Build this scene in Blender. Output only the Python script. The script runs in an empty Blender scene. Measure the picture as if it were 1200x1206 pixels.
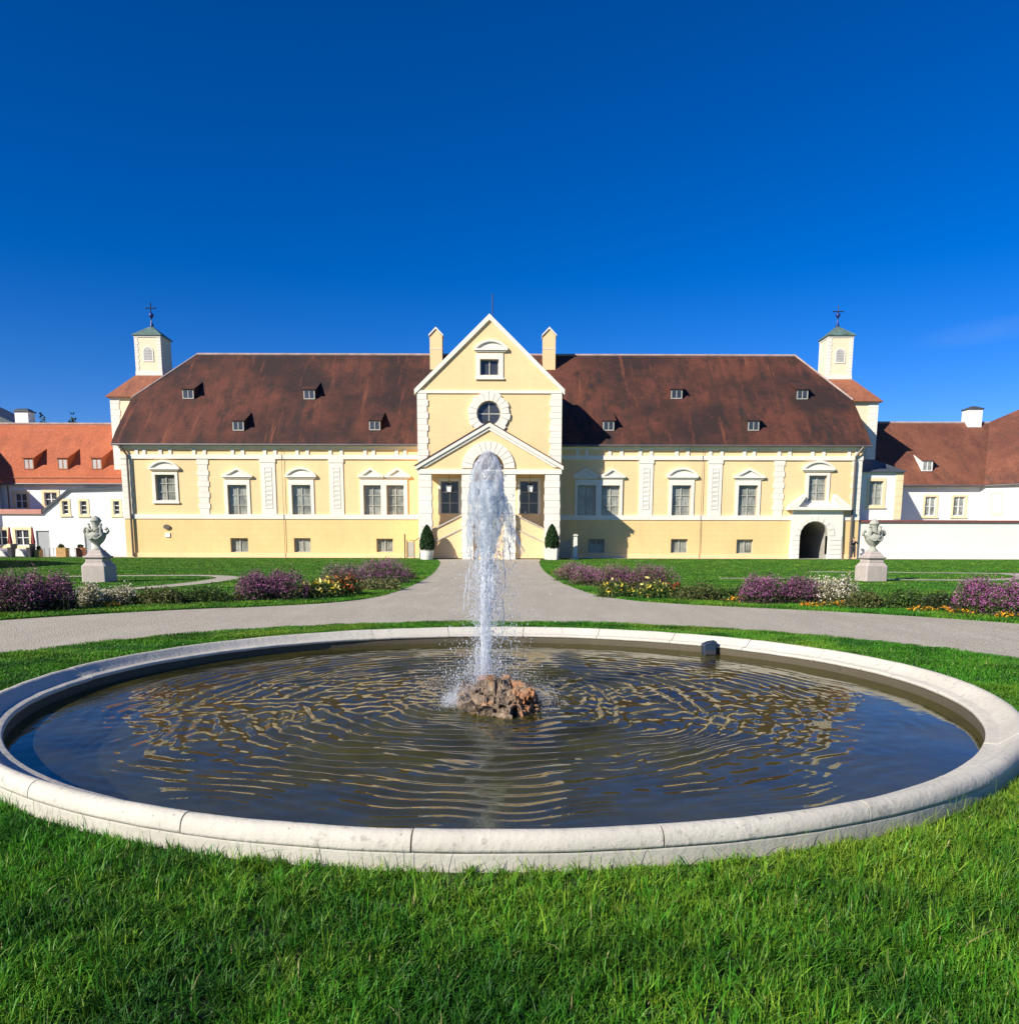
import bpy, math, random
import numpy as np
from mathutils import Vector, Matrix, noise as mnoise
from mathutils.geometry import tessellate_polygon
R = math.radians
random.seed(7); rng = np.random.default_rng(11)
scene = bpy.context.scene
COL = scene.collection

# ------------------------------------------------------------ camera
F, PITCH, CY, CX, ROLL, CAMH = 969.0, 0.152, 783.0, 600.0, 0.0025, 1.6     # lens in pixels of the 1200x1206 photograph
cam_d = bpy.data.cameras.new('camera'); cam = bpy.data.objects.new('camera', cam_d); COL.objects.link(cam)
cam_d.sensor_fit = 'HORIZONTAL'; cam_d.sensor_width = 36.0
cam_d.lens = F / 1200.0 * 36.0
cam_d.shift_x = 0.0
cam_d.shift_y = (CY - 603.0) / 1200.0
cam_d.clip_start = 0.05; cam_d.clip_end = 6000
cam.matrix_world = Matrix.Translation((0, 0, CAMH)) @ Matrix.Rotation(R(90) - PITCH, 4, 'X') @ Matrix.Rotation(ROLL, 4, 'Z')
scene.camera = cam

# ------------------------------------------------------------ sky and sun
SUN_V = Vector((-1.2, -1.0, 0.93)).normalized()
el = math.asin(SUN_V.z); rot = math.atan2(SUN_V.x, SUN_V.y)
w = bpy.data.worlds.new('World'); scene.world = w; w.use_nodes = True
nt = w.node_tree; nt.nodes.clear()
out = nt.nodes.new('ShaderNodeOutputWorld'); bg = nt.nodes.new('ShaderNodeBackground')
sky = nt.nodes.new('ShaderNodeTexSky'); sky.sky_type = 'NISHITA'; sky.sun_disc = False
sky.sun_elevation = el; sky.sun_rotation = rot % (2 * math.pi)
sky.altitude = 600; sky.air_density = 1.0; sky.dust_density = 0.05; sky.ozone_density = 5.0
hs = nt.nodes.new('ShaderNodeHueSaturation'); hs.inputs['Saturation'].default_value = 1.27; hs.inputs['Value'].default_value = 1.0
gm = nt.nodes.new('ShaderNodeGamma'); gm.inputs['Gamma'].default_value = 1.2
nt.links.new(sky.outputs[0], gm.inputs[0]); nt.links.new(gm.outputs[0], hs.inputs['Color'])
tn = nt.nodes.new('ShaderNodeMix'); tn.data_type = 'RGBA'; tn.blend_type = 'MULTIPLY'; tn.inputs[0].default_value = 1.0; tn.inputs[7].default_value = (1.0, 0.91, 1.24, 1)
nt.links.new(hs.outputs[0], tn.inputs[6])
wc = nt.nodes.new('ShaderNodeTexCoord'); wm = nt.nodes.new('ShaderNodeMapping'); wm.vector_type = 'TEXTURE'; wm.inputs['Location'].default_value = (0.475, 0.83, 0.205); wm.inputs['Scale'].default_value = (0.07, 0.5, 0.014); wm.inputs['Rotation'].default_value = (0, R(-4), 0)
gr = nt.nodes.new('ShaderNodeTexGradient'); gr.gradient_type = 'SPHERICAL'; wn = nt.nodes.new('ShaderNodeTexNoise'); wn.inputs['Scale'].default_value = 1.0; wn.inputs['Detail'].default_value = 7; wn.inputs['Roughness'].default_value = 0.65
wm2 = nt.nodes.new('ShaderNodeMapping'); wm2.inputs['Scale'].default_value = (14, 14, 90); mu = nt.nodes.new('ShaderNodeMath'); mu.operation = 'MULTIPLY'; mu2 = nt.nodes.new('ShaderNodeMath'); mu2.operation = 'MULTIPLY'; mu2.inputs[1].default_value = 0.07
nt.links.new(wc.outputs['Generated'], wm.inputs[0]); nt.links.new(wm.outputs[0], gr.inputs[0]); nt.links.new(wc.outputs['Generated'], wm2.inputs[0]); nt.links.new(wm2.outputs[0], wn.inputs['Vector'])
nt.links.new(gr.outputs['Fac'], mu.inputs[0]); nt.links.new(wn.outputs['Fac'], mu.inputs[1]); nt.links.new(mu.outputs[0], mu2.inputs[0])
wx_m = nt.nodes.new('ShaderNodeMix'); wx_m.data_type = 'RGBA'; wx_m.inputs[7].default_value = (15, 14, 13, 1); nt.links.new(mu2.outputs[0], wx_m.inputs[0]); nt.links.new(tn.outputs[2], wx_m.inputs[6]); nt.links.new(wx_m.outputs[2], bg.inputs[0]); bg.inputs[1].default_value = 0.052
nt.links.new(bg.outputs[0], out.inputs[0])
sd = bpy.data.lights.new('sun', 'SUN'); sd.energy = 5.0; sd.angle = R(0.5); sd.color = (1.0, 0.93, 0.83)
so = bpy.data.objects.new('sun', sd); COL.objects.link(so); so.rotation_euler = SUN_V.to_track_quat('Z', 'Y').to_euler()
so.location = (-40, -30, 40)
vs = scene.view_settings; vs.view_transform = 'Standard'; vs.look = 'None'; vs.gamma = 1.0; vs.exposure = 0.5

# ------------------------------------------------------------ measuring helpers (photo reading -> metres at a known distance)
def ray(px, py):
    x, y = px - CX, py - CY
    c, s = math.cos(-ROLL), math.sin(-ROLL)
    x, y = c * x - s * y, s * x + c * y
    u = -y / F; C, S = math.cos(PITCH), math.sin(PITCH)
    return x / F, C + S * u, -S + C * u
def G(px, py, z=0.0):
    r = ray(px, py); t = (z - CAMH) / r[2]; return r[0] * t, r[1] * t
def P(px, py, Y):
    r = ray(px, py); t = Y / r[1]; return r[0] * t, CAMH + r[2] * t
def XX(px, Y, py=590): return P(px, py, Y)[0]
def ZZ(py, Y, px=580): return P(px, py, Y)[1]
def WR(x0, y0, x1, y1, Y):
    cx, cy = (x0 + x1) / 2, (y0 + y1) / 2
    return XX(x0, Y, cy), XX(x1, Y, cy), ZZ(y1, Y, cx), ZZ(y0, Y, cx)   # xa, xb, za, zb

# ------------------------------------------------------------ mesh builder
class MB:
    def __init__(s): s.v = []; s.f = []
    def add(s, vs_, fs): n = len(s.v); s.v += [tuple(q) for q in vs_]; s.f += [tuple(i + n for i in f) for f in fs]; return s
    def box(s, x0, x1, y0, y1, z0, z1):
        return s.add([(x0,y0,z0),(x1,y0,z0),(x1,y1,z0),(x0,y1,z0),(x0,y0,z1),(x1,y0,z1),(x1,y1,z1),(x0,y1,z1)],
                     [(0,3,2,1),(4,5,6,7),(0,1,5,4),(1,2,6,5),(2,3,7,6),(3,0,4,7)])
    def taper(s, cx, cy, z0, z1, a0, b0, a1, b1):
        return s.add([(cx-a0,cy-b0,z0),(cx+a0,cy-b0,z0),(cx+a0,cy+b0,z0),(cx-a0,cy+b0,z0),(cx-a1,cy-b1,z1),(cx+a1,cy-b1,z1),(cx+a1,cy+b1,z1),(cx-a1,cy+b1,z1)],
                     [(0,3,2,1),(4,5,6,7),(0,1,5,4),(1,2,6,5),(2,3,7,6),(3,0,4,7)])
    def prism(s, outer, y0, y1, holes=()):          # polygon in x,z pushed from y0 (front) to y1
        loops = [list(outer)] + [list(h) for h in holes]
        tri = tessellate_polygon([[Vector((a, b, 0)) for a, b in l] for l in loops])
        flat = [q for l in loops for q in l]; n = len(flat)
        vv = [(a, y0, b) for a, b in flat] + [(a, y1, b) for a, b in flat]
        ff = [tuple(t) for t in tri] + [tuple(i + n for i in t[::-1]) for t in tri]
        k = 0
        for l in loops:
            m = len(l)
            for i in range(m): ff.append((k + i, k + (i + 1) % m, k + (i + 1) % m + n, k + i + n))
            k += m
        return s.add(vv, ff)
    def flat(s, outer, z, holes=()):                # polygon in x,y at height z
        loops = [list(outer)] + [list(h) for h in holes]
        tri = tessellate_polygon([[Vector((a, b, 0)) for a, b in l] for l in loops])
        flat = [q for l in loops for q in l]
        return s.add([(a, b, z) for a, b in flat], [tuple(t) for t in tri])
    def lathe(s, prof, cx=0, cy=0, n=24, a0=0.0, a1=2*math.pi, cap=False):
        full = abs(a1 - a0 - 2 * math.pi) < 1e-6; m = n if full else n + 1; vv = []
        for i in range(m):
            a = a0 + (a1 - a0) * i / n
            for r, z in prof: vv.append((cx + r * math.cos(a), cy + r * math.sin(a), z))
        k = len(prof); ff = []
        for i in range(n):
            j = (i + 1) % m
            for q in range(k - 1): ff.append((i*k+q, j*k+q, j*k+q+1, i*k+q+1))
        if cap: ff.append(tuple(range(k))); ff.append(tuple((m-1)*k + q for q in range(k))[::-1])
        return s.add(vv, ff)
    def tube(s, pts, r, n=8):
        pts = [Vector(p) for p in pts]; rr = r if isinstance(r, (list, tuple)) else [r] * len(pts); vv = []; ff = []
        up0 = None
        for i, p in enumerate(pts):
            d = (pts[min(i+1, len(pts)-1)] - pts[max(i-1, 0)]).normalized()
            a = Vector((0, 0, 1)) if abs(d.z) < 0.9 else Vector((1, 0, 0))
            if up0 is not None and abs(d.dot(up0)) < 0.95: a = up0
            u = d.cross(a).normalized(); v2 = d.cross(u); up0 = a
            for j in range(n):
                t = 2 * math.pi * j / n; vv.append(p + rr[i] * (math.cos(t) * u + math.sin(t) * v2))
        for i in range(len(pts) - 1):
            for j in range(n): ff.append((i*n+j, i*n+(j+1)%n, (i+1)*n+(j+1)%n, (i+1)*n+j))
        ff.append(tuple(range(n))[::-1]); ff.append(tuple((len(pts)-1)*n + j for j in range(n)))
        return s.add(vv, ff)
    def build(s, name, m, parent=None, smooth=False, kind=None, fix=True):
        me = bpy.data.meshes.new(name); me.from_pydata(s.v, [], s.f); me.validate()
        if fix:
            import bmesh
            bm = bmesh.new(); bm.from_mesh(me); bmesh.ops.recalc_face_normals(bm, faces=bm.faces); bm.to_mesh(me); bm.free()
        me.materials.append(m)
        if smooth: me.shade_smooth()
        return link(name, me, parent, kind)
def link(name, me, parent=None, kind=None):
    o = bpy.data.objects.new(name, me); COL.objects.link(o)
    if parent is not None:
        o.parent = parent
        if parent.type == 'EMPTY': o.matrix_parent_inverse = Matrix.Translation(-parent.location)
    if kind: o['kind'] = kind
    return o
def tag(o, label, cat, group=None):
    o['label'] = label; o['category'] = cat
    if group: o['group'] = group
    return o
def thing(name, loc, label, cat, group=None):
    o = bpy.data.objects.new(name, None); COL.objects.link(o); o.location = loc; o.empty_display_size = 0.3
    return tag(o, label, cat, group)
def copy_tree(o, parent=None):
    c = o.copy(); COL.objects.link(c)
    if parent is not None: c.parent = parent
    for ch in [q for q in bpy.data.objects if q.parent == o]: copy_tree(ch, c)
    return c
def mesh_np(name, V, T, m, cols=None, parent=None, kind=None, smooth=False):
    me = bpy.data.meshes.new(name); nv, ntr = len(V), len(T)
    me.vertices.add(nv); me.vertices.foreach_set('co', np.ascontiguousarray(V, dtype=np.float32).ravel())
    me.loops.add(ntr * 3); me.loops.foreach_set('vertex_index', np.ascontiguousarray(T, dtype=np.int32).ravel())
    me.polygons.add(ntr); me.polygons.foreach_set('loop_start', np.arange(0, ntr * 3, 3, dtype=np.int32))
    me.polygons.foreach_set('loop_total', np.full(ntr, 3, dtype=np.int32))
    me.update(calc_edges=True)
    if cols is not None:
        a = me.color_attributes.new('Col', 'FLOAT_COLOR', 'POINT')
        c4 = np.ones((nv, 4), dtype=np.float32); c4[:, :3] = cols; a.data.foreach_set('color', c4.ravel())
    me.materials.append(m)
    if smooth: me.shade_smooth()
    return link(name, me, parent, kind)

# ------------------------------------------------------------ materials
def new_mat(name):
    m = bpy.data.materials.new(name); m.use_nodes = True; t = m.node_tree
    b = t.nodes['Principled BSDF']; return m, t, b
def N(t, typ, **kw):
    n = t.nodes.new(typ)
    for k, v in kw.items():
        if k in n.inputs: n.inputs[k].default_value = v
        else: setattr(n, k, v)
    return n
def coords(t, scale=(1, 1, 1), rotz=0):
    c = t.nodes.new('ShaderNodeTexCoord'); mp = t.nodes.new('ShaderNodeMapping'); mp.inputs['Scale'].default_value = scale
    mp.inputs['Rotation'].default_value = (0, 0, rotz)
    t.links.new(c.outputs['Object'], mp.inputs[0]); return mp.outputs[0]
def mixc(t, fac, a, b, mode='MIX'):
    m = t.nodes.new('ShaderNodeMix'); m.data_type = 'RGBA'; m.blend_type = mode
    for i, q in ((0, fac), (6, a), (7, b)):
        if isinstance(q, bpy.types.NodeSocket): t.links.new(q, m.inputs[i])
        elif i == 0: m.inputs[0].default_value = q
        else: m.inputs[i].default_value = (*q, 1)
    return m.outputs[2]
def ramp(t, fac, lo, hi):
    r = t.nodes.new('ShaderNodeMapRange'); r.inputs[1].default_value = lo; r.inputs[2].default_value = hi; t.links.new(fac, r.inputs[0]); return r.outputs[0]
def noise(t, vec, scale, detail=5, rough=0.6):
    n = N(t, 'ShaderNodeTexNoise', Scale=scale, Detail=detail, Roughness=rough); t.links.new(vec, n.inputs['Vector']); return n.outputs['Fac']
def bump(t, h, strength, dist, b, prev=None):
    n = N(t, 'ShaderNodeBump', Strength=strength, Distance=dist); t.links.new(h, n.inputs['Height'])
    if prev: t.links.new(prev, n.inputs['Normal'])
    if b: t.links.new(n.outputs[0], b.inputs['Normal'])
    return n.outputs[0]
def plain(name, c, rough=0.8, var=0.12, scale=1.2, metal=0.0, bstr=0.15, fine=25):
    m, t, b = new_mat(name); v = coords(t)
    n1 = noise(t, v, scale); n2 = noise(t, v, fine, 4)
    c2 = tuple(q * (1 - 2 * var) for q in c); c3 = tuple(min(1, q * (1 + var)) for q in c)
    k = mixc(t, ramp(t, n1, 0.3, 0.7), c2, c3)
    k = mixc(t, 0.3, k, mixc(t, ramp(t, n2, 0.3, 0.7), c2, c3))
    t.links.new(k, b.inputs['Base Color']); b.inputs['Roughness'].default_value = rough; b.inputs['Metallic'].default_value = metal
    bump(t, n2, bstr, 0.02, b); return m
def stucco(name, c, line=None, bw=1.0, bh=0.42, dirt=0.1, stain=(0.35, 0.33, 0.28)):
    m, t, b = new_mat(name); v = coords(t)
    n1 = noise(t, v, 0.35, 6); n2 = noise(t, v, 3.0, 6); n3 = noise(t, coords(t, (2.2, 2.2, 0.25)), 1.0, 6, 0.65)
    k = mixc(t, ramp(t, n1, 0.3, 0.7), tuple(q * (1 - dirt) for q in c), tuple(min(1, q * (1 + 0.4 * dirt)) for q in c))
    k = mixc(t, ramp(t, n2, 0.45, 0.8), k, tuple(q * (1 - 0.8 * dirt) for q in c))
    sm = t.nodes.new('ShaderNodeMath'); sm.operation = 'MULTIPLY'; sm.inputs[1].default_value = 2.2 * dirt; t.links.new(ramp(t, n3, 0.56, 0.8), sm.inputs[0])
    k = mixc(t, sm.outputs[0], k, stain)
    if line:
        br = t.nodes.new('ShaderNodeTexBrick'); cc = t.nodes.new('ShaderNodeTexCoord'); sx = t.nodes.new('ShaderNodeSeparateXYZ'); cb = t.nodes.new('ShaderNodeCombineXYZ')
        ad = t.nodes.new('ShaderNodeMath'); ad.operation = 'ADD'
        t.links.new(cc.outputs['Object'], sx.inputs[0]); t.links.new(sx.outputs[0], ad.inputs[0]); t.links.new(sx.outputs[1], ad.inputs[1])
        t.links.new(ad.outputs[0], cb.inputs[0]); t.links.new(sx.outputs[2], cb.inputs[1]); t.links.new(cb.outputs[0], br.inputs['Vector'])
        br.inputs['Scale'].default_value = 1.0; br.inputs['Brick Width'].default_value = bw; br.inputs['Row Height'].default_value = bh
        br.inputs['Mortar Size'].default_value = 0.022; br.inputs['Mortar Smooth'].default_value = 0.4
        mm = t.nodes.new('ShaderNodeMath'); mm.operation = 'MULTIPLY'; mm.inputs[1].default_value = line; t.links.new(br.outputs['Fac'], mm.inputs[0])
        k = mixc(t, mm.outputs[0], k, tuple(q * 0.6 for q in c))
        pb = bump(t, br.outputs['Fac'], -0.5, 0.01, None)
        bump(t, n2, 0.2, 0.02, b, pb)
    else: bump(t, n2, 0.2, 0.02, b)
    t.links.new(k, b.inputs['Base Color']); b.inputs['Roughness'].default_value = 0.9; return m
def roofmat(name, c1, c2, c3, streak=(0.35, 0.12, 0.06), moss=(0.07, 0.055, 0.04), wr=1.0):
    m, t, b = new_mat(name); v = coords(t)
    big = noise(t, v, 0.13, 6, 0.62); mid = noise(t, coords(t, (1, 0.45, 0.45)), 0.8, 7, 0.68); st = noise(t, coords(t, (1.7, 0.12, 0.12)), 1.0, 6, 0.7)
    fine = noise(t, coords(t, (6, 2.2, 2.2)), 1.6, 3, 0.5); dots = noise(t, v, 4.5, 2, 0.5)
    k = mixc(t, ramp(t, big, 0.40, 0.58), c1, c2); k = mixc(t, ramp(t, mid, 0.48, 0.68), k, c3)
    f1 = t.nodes.new('ShaderNodeMath'); f1.operation = 'MULTIPLY'; f1.inputs[1].default_value = 0.55 * wr; t.links.new(ramp(t, st, 0.58, 0.78), f1.inputs[0])
    k = mixc(t, f1.outputs[0], k, streak)
    f2 = t.nodes.new('ShaderNodeMath'); f2.operation = 'MULTIPLY'; f2.inputs[1].default_value = 0.8 * wr; t.links.new(ramp(t, st, 0.45, 0.25), f2.inputs[0])
    k = mixc(t, f2.outputs[0], k, moss)
    f3 = t.nodes.new('ShaderNodeMath'); f3.operation = 'MULTIPLY'; f3.inputs[1].default_value = 0.5; t.links.new(ramp(t, dots, 0.68, 0.76), f3.inputs[0])
    k = mixc(t, f3.outputs[0], k, tuple(min(1, q * 2.2) for q in c2))
    k = mixc(t, 0.5, k, mixc(t, ramp(t, fine, 0.3, 0.7), (0.5, 0.5, 0.5), (1, 1, 1)), 'MULTIPLY')
    # tile courses: rows along the slope, columns along the eave
    br = t.nodes.new('ShaderNodeTexBrick'); cc = t.nodes.new('ShaderNodeTexCoord'); sx = t.nodes.new('ShaderNodeSeparateXYZ'); cb = t.nodes.new('ShaderNodeCombineXYZ')
    t.links.new(cc.outputs['Object'], sx.inputs[0]); t.links.new(sx.outputs[0], cb.inputs[0]); t.links.new(sx.outputs[2], cb.inputs[1]); t.links.new(cb.outputs[0], br.inputs['Vector'])
    br.inputs['Scale'].default_value = 1; br.inputs['Brick Width'].default_value = 0.2; br.inputs['Row Height'].default_value = 0.14
    br.inputs['Mortar Size'].default_value = 0.015; br.inputs['Color1'].default_value = (1, 1, 1, 1); br.inputs['Color2'].default_value = (0.72, 0.72, 0.72, 1); br.inputs['Mortar'].default_value = (0.5, 0.5, 0.5, 1)
    k = mixc(t, 0.45, k, br.outputs['Color'], 'MULTIPLY')
    t.links.new(k, b.inputs['Base Color']); b.inputs['Roughness'].default_value = 0.85
    bump(t, br.outputs['Fac'], -0.6, 0.03, b); return m
def attr_mat(name, trans=0.3, rough=0.55, spec=0.3):
    m, t, b = new_mat(name); a = t.nodes.new('ShaderNodeAttribute'); a.attribute_name = 'Col'
    t.links.new(a.outputs['Color'], b.inputs['Base Color']); b.inputs['Roughness'].default_value = rough
    b.inputs['Specular IOR Level'].default_value = spec
    tr = t.nodes.new('ShaderNodeBsdfTranslucent'); t.links.new(a.outputs['Color'], tr.inputs[0])
    mx = t.nodes.new('ShaderNodeMixShader'); mx.inputs[0].default_value = trans
    t.links.new(b.outputs[0], mx.inputs[1]); t.links.new(tr.outputs[0], mx.inputs[2]); t.links.new(mx.outputs[0], t.nodes['Material Output'].inputs[0]); return m

M = {}
M['yellow'] = stucco('yellow_stucco', (0.92, 0.635, 0.325), 0.16, 1.1, 0.45, 0.085)
M['yellow_low'] = stucco('ochre_stucco', (0.87, 0.595, 0.26), 0.25, 1.15, 0.47, 0.11)
M['white'] = stucco('white_trim', (0.84, 0.79, 0.67), None, dirt=0.11)
M['cream'] = stucco('tower_plaster', (0.88, 0.74, 0.50), 0.08, 1.1, 0.45, 0.09)
M['whitewall'] = stucco('white_render', (0.86, 0.86, 0.84), None, dirt=0.06)
M['whitewall_r'] = stucco('warm_white_render', (0.88, 0.84, 0.75), None, dirt=0.05)
M['gardenwall'] = stucco('garden_wall_render', (0.84, 0.80, 0.68), 0.03, 1.4, 0.5, 0.06)
M['roof'] = roofmat('old_roof_tiles', (0.036, 0.014, 0.010), (0.138, 0.041, 0.021), (0.024, 0.013, 0.010), streak=(0.36, 0.11, 0.05), moss=(0.022, 0.018, 0.014), wr=1.5)
M['roof_or'] = roofmat('orange_roof_tiles', (0.50, 0.13, 0.050), (0.56, 0.16, 0.065), (0.40, 0.11, 0.05), (0.6, 0.2, 0.09), (0.33, 0.10, 0.05), 0.4)
M['roof_rd'] = roofmat('red_roof_tiles', (0.17, 0.056, 0.032), (0.28, 0.10, 0.05), (0.13, 0.045, 0.03))
M['roof_tw'] = roofmat('tower_roof_tiles', (0.34, 0.12, 0.06), (0.42, 0.15, 0.07), (0.22, 0.08, 0.05), wr=0.6)
M['ridge'] = plain('ridge_mortar', (0.42, 0.32, 0.27), 0.9, 0.2)
M['gutter'] = plain('gutter_zinc', (0.16, 0.15, 0.15), 0.5, 0.1, metal=0.4)
M['pipe'] = plain('downpipe_brown', (0.14, 0.11, 0.085), 0.5, 0.1)
M['slate'] = plain('dark_roof_sheet', (0.075, 0.09, 0.10), 0.5, 0.15)
M['copper'] = plain('green_copper', (0.12, 0.19, 0.16), 0.6, 0.3, 2.0)
M['iron'] = plain('dark_iron', (0.03, 0.035, 0.05), 0.4, 0.1, metal=0.6)
M['blueball'] = plain('blue_globe', (0.015, 0.04, 0.20), 0.3, 0.05)
M['coping_red'] = plain('red_brown_coping', (0.20, 0.07, 0.06), 0.8, 0.15)
M['pink_roof'] = plain('pink_roof_edge', (0.55, 0.26, 0.20), 0.8, 0.1)
M['frame'] = plain('window_frame_grey', (0.40, 0.39, 0.33), 0.6, 0.08)
M['frame_w'] = plain('window_frame_white', (0.8, 0.8, 0.76), 0.6, 0.04)
M['surround_y'] = plain('yellow_window_surround', (0.85, 0.68, 0.40), 0.85, 0.05)
M['door'] = plain('grey_door', (0.36, 0.38, 0.38), 0.6, 0.06)
M['dark'] = plain('dark_interior', (0.03, 0.03, 0.035), 0.7, 0.05)
M['tunnel'] = plain('gate_passage_plaster', (0.42, 0.40, 0.34), 0.9, 0.15)
M['wood'] = plain('light_wood', (0.62, 0.36, 0.13), 0.7, 0.15, 4)
M['terracotta'] = plain('terracotta', (0.42, 0.16, 0.08), 0.8, 0.15)
M['redcloth'] = plain('dark_red_cloth', (0.30, 0.05, 0.05), 0.9, 0.1)
M['whitecloth'] = plain('white_cloth', (0.78, 0.75, 0.68), 0.9, 0.05)
M['darkplant'] = plain('dark_leaf_mass', (0.03, 0.05, 0.02), 0.8, 0.3, 6)
M['soil'] = plain('bed_soil', (0.06, 0.045, 0.03), 0.95, 0.3, 6)
M['leaf'] = attr_mat('plant_leaf', 0.22)
M['petal'] = attr_mat('flower_petal', 0.25, 0.7, 0.1)
M['blade'] = attr_mat('grass_blade', 0.22, 0.5, 0.25)
def glassmat(name, c1, c2, folds=14.0):
    m, t, b = new_mat(name); wv = t.nodes.new('ShaderNodeTexWave'); wv.inputs['Scale'].default_value = folds / 6; wv.inputs['Distortion'].default_value = 3.0
    wv.inputs['Detail'].default_value = 3; t.links.new(coords(t, (1, 1, 0.35)), wv.inputs['Vector'])
    k = mixc(t, ramp(t, wv.outputs['Fac'], 0.2, 0.9), c1, c2); n1 = noise(t, coords(t), 1.1, 3)
    k = mixc(t, ramp(t, n1, 0.35, 0.7), k, tuple(q * 0.55 for q in c1))
    t.links.new(k, b.inputs['Base Color']); b.inputs['Roughness'].default_value = 0.75
    b.inputs['Coat Weight'].default_value = 1.0; b.inputs['Coat Roughness'].default_value = 0.03; return m
M['pane'] = glassmat('curtained_glass', (0.20, 0.21, 0.17), (0.52, 0.53, 0.45))
M['pane_dark'] = glassmat('dark_glass', (0.02, 0.024, 0.032), (0.045, 0.05, 0.06))
M['louver'] = plain('louver_grey', (0.5, 0.48, 0.44), 0.7, 0.1)
def stone(name, c, cd, sc=2.5, b_=0.5, lich=0.35):
    m, t, b = new_mat(name); v = coords(t)
    a = noise(t, v, sc, 8, 0.7); d = noise(t, v, sc * 9, 5, 0.6); e = noise(t, v, sc * 0.4, 4, 0.5)
    k = mixc(t, ramp(t, a, 0.35, 0.7), c, tuple(q * 0.78 for q in c)); k = mixc(t, ramp(t, e, 0.4, 0.75), k, tuple(q * 0.82 for q in c))
    f = t.nodes.new('ShaderNodeMath'); f.operation = 'MULTIPLY'; f.inputs[1].default_value = lich; t.links.new(ramp(t, d, 0.58, 0.72), f.inputs[0])
    k = mixc(t, f.outputs[0], k, cd)
    vo = N(t, 'ShaderNodeTexVoronoi', Scale=sc * 7); t.links.new(v, vo.inputs['Vector'])
    f4 = t.nodes.new('ShaderNodeMath'); f4.operation = 'MULTIPLY'; f4.inputs[1].default_value = lich; t.links.new(ramp(t, vo.outputs['Distance'], 0.10, 0.05), f4.inputs[0])
    k = mixc(t, f4.outputs[0], k, tuple(q * 0.6 for q in cd))
    t.links.new(k, b.inputs['Base Color']); b.inputs['Roughness'].default_value = 0.85
    p1 = bump(t, a, b_, 0.02, None); bump(t, d, b_, 0.006, b, p1); return m
M['rim'] = stone('pale_limestone', (0.62, 0.58, 0.475), (0.22, 0.21, 0.17), 1.8, 0.9, 0.6)
M['rim_low'] = stone('limestone_course', (0.56, 0.53, 0.43), (0.24, 0.22, 0.16), 2.2, 0.7, lich=0.6)
M['mortar'] = plain('dark_mortar', (0.10, 0.09, 0.07), 0.95, 0.2)
M['wet_shaded_wall'] = stone('wet_shaded_stone', (0.085, 0.070, 0.040), (0.02, 0.02, 0.010), 2.5, 0.7, 0.5)  # wet stone, darkened further so its colour carries the shade inside the rim
M['basin'] = stone('algae_stone', (0.070, 0.062, 0.020), (0.025, 0.025, 0.008), 0.9, 0.6, 0.5)
M['urn'] = stone('weathered_sandstone', (0.42, 0.42, 0.34), (0.16, 0.18, 0.12), 3)
M['pedestal'] = stone('pinkish_sandstone', (0.50, 0.43, 0.37), (0.22, 0.21, 0.19), 3, 0.8, 0.6)
M['paving'] = plain('pale_paving', (0.50, 0.46, 0.38), 0.9, 0.1, 2)
# ground materials
def lawnmat():
    m, t, b = new_mat('lawn'); v = coords(t)
    a = noise(t, v, 0.25, 6); d = noise(t, v, 9, 4, 0.7); e = noise(t, coords(t, (0.03, 1.2, 1)), 1.0, 4)
    k = mixc(t, ramp(t, a, 0.35, 0.65), (0.062, 0.145, 0.014), (0.085, 0.175, 0.020)); k = mixc(t, ramp(t, e, 0.4, 0.7), k, (0.052, 0.125, 0.014))
    k = mixc(t, ramp(t, d, 0.35, 0.75), k, (0.034, 0.085, 0.009)); t.links.new(k, b.inputs['Base Color']); b.inputs['Roughness'].default_value = 0.9
    b.inputs['Specular IOR Level'].default_value = 0.1
    bump(t, d, 0.6, 0.04, b); return m
def gravelmat():
    m, t, b = new_mat('gravel'); v = coords(t)
    a = noise(t, v, 0.5, 6); d = noise(t, v, 22, 4, 0.8); vo = N(t, 'ShaderNodeTexVoronoi', Scale=45.0); t.links.new(v, vo.inputs['Vector'])
    k = mixc(t, ramp(t, a, 0.3, 0.7), (0.62, 0.56, 0.43), (0.72, 0.655, 0.51)); k = mixc(t, ramp(t, d, 0.35, 0.7), k, (0.40, 0.36, 0.27))
    bw = t.nodes.new('ShaderNodeRGBToBW'); t.links.new(vo.outputs['Color'], bw.inputs[0])
    k = mixc(t, 0.45, k, mixc(t, bw.outputs[0], (0.4, 0.38, 0.35), (1, 1, 1)), 'MULTIPLY')
    t.links.new(k, b.inputs['Base Color']); b.inputs['Roughness'].default_value = 0.95
    big = noise(t, coords(t, (1.4, 0.25, 1)), 1.3, 6, 0.65); k = mixc(t, 0.6, k, mixc(t, ramp(t, big, 0.38, 0.66), (0.78, 0.77, 0.75), (1, 1, 1)), 'MULTIPLY')
    dt = noise(t, v, 7.0, 3, 0.5); fd = t.nodes.new('ShaderNodeMath'); fd.operation = 'MULTIPLY'; fd.inputs[1].default_value = 0.7; t.links.new(ramp(t, dt, 0.70, 0.76), fd.inputs[0]); k = mixc(t, fd.outputs[0], k, (0.22, 0.17, 0.10)); t.links.new(k, b.inputs['Base Color'])
    p1 = bump(t, vo.outputs['Distance'], 0.6, 0.02, None); bump(t, d, 0.5, 0.03, b, p1); return m
M['lawn'] = lawnmat(); M['gravel'] = gravelmat()
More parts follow.
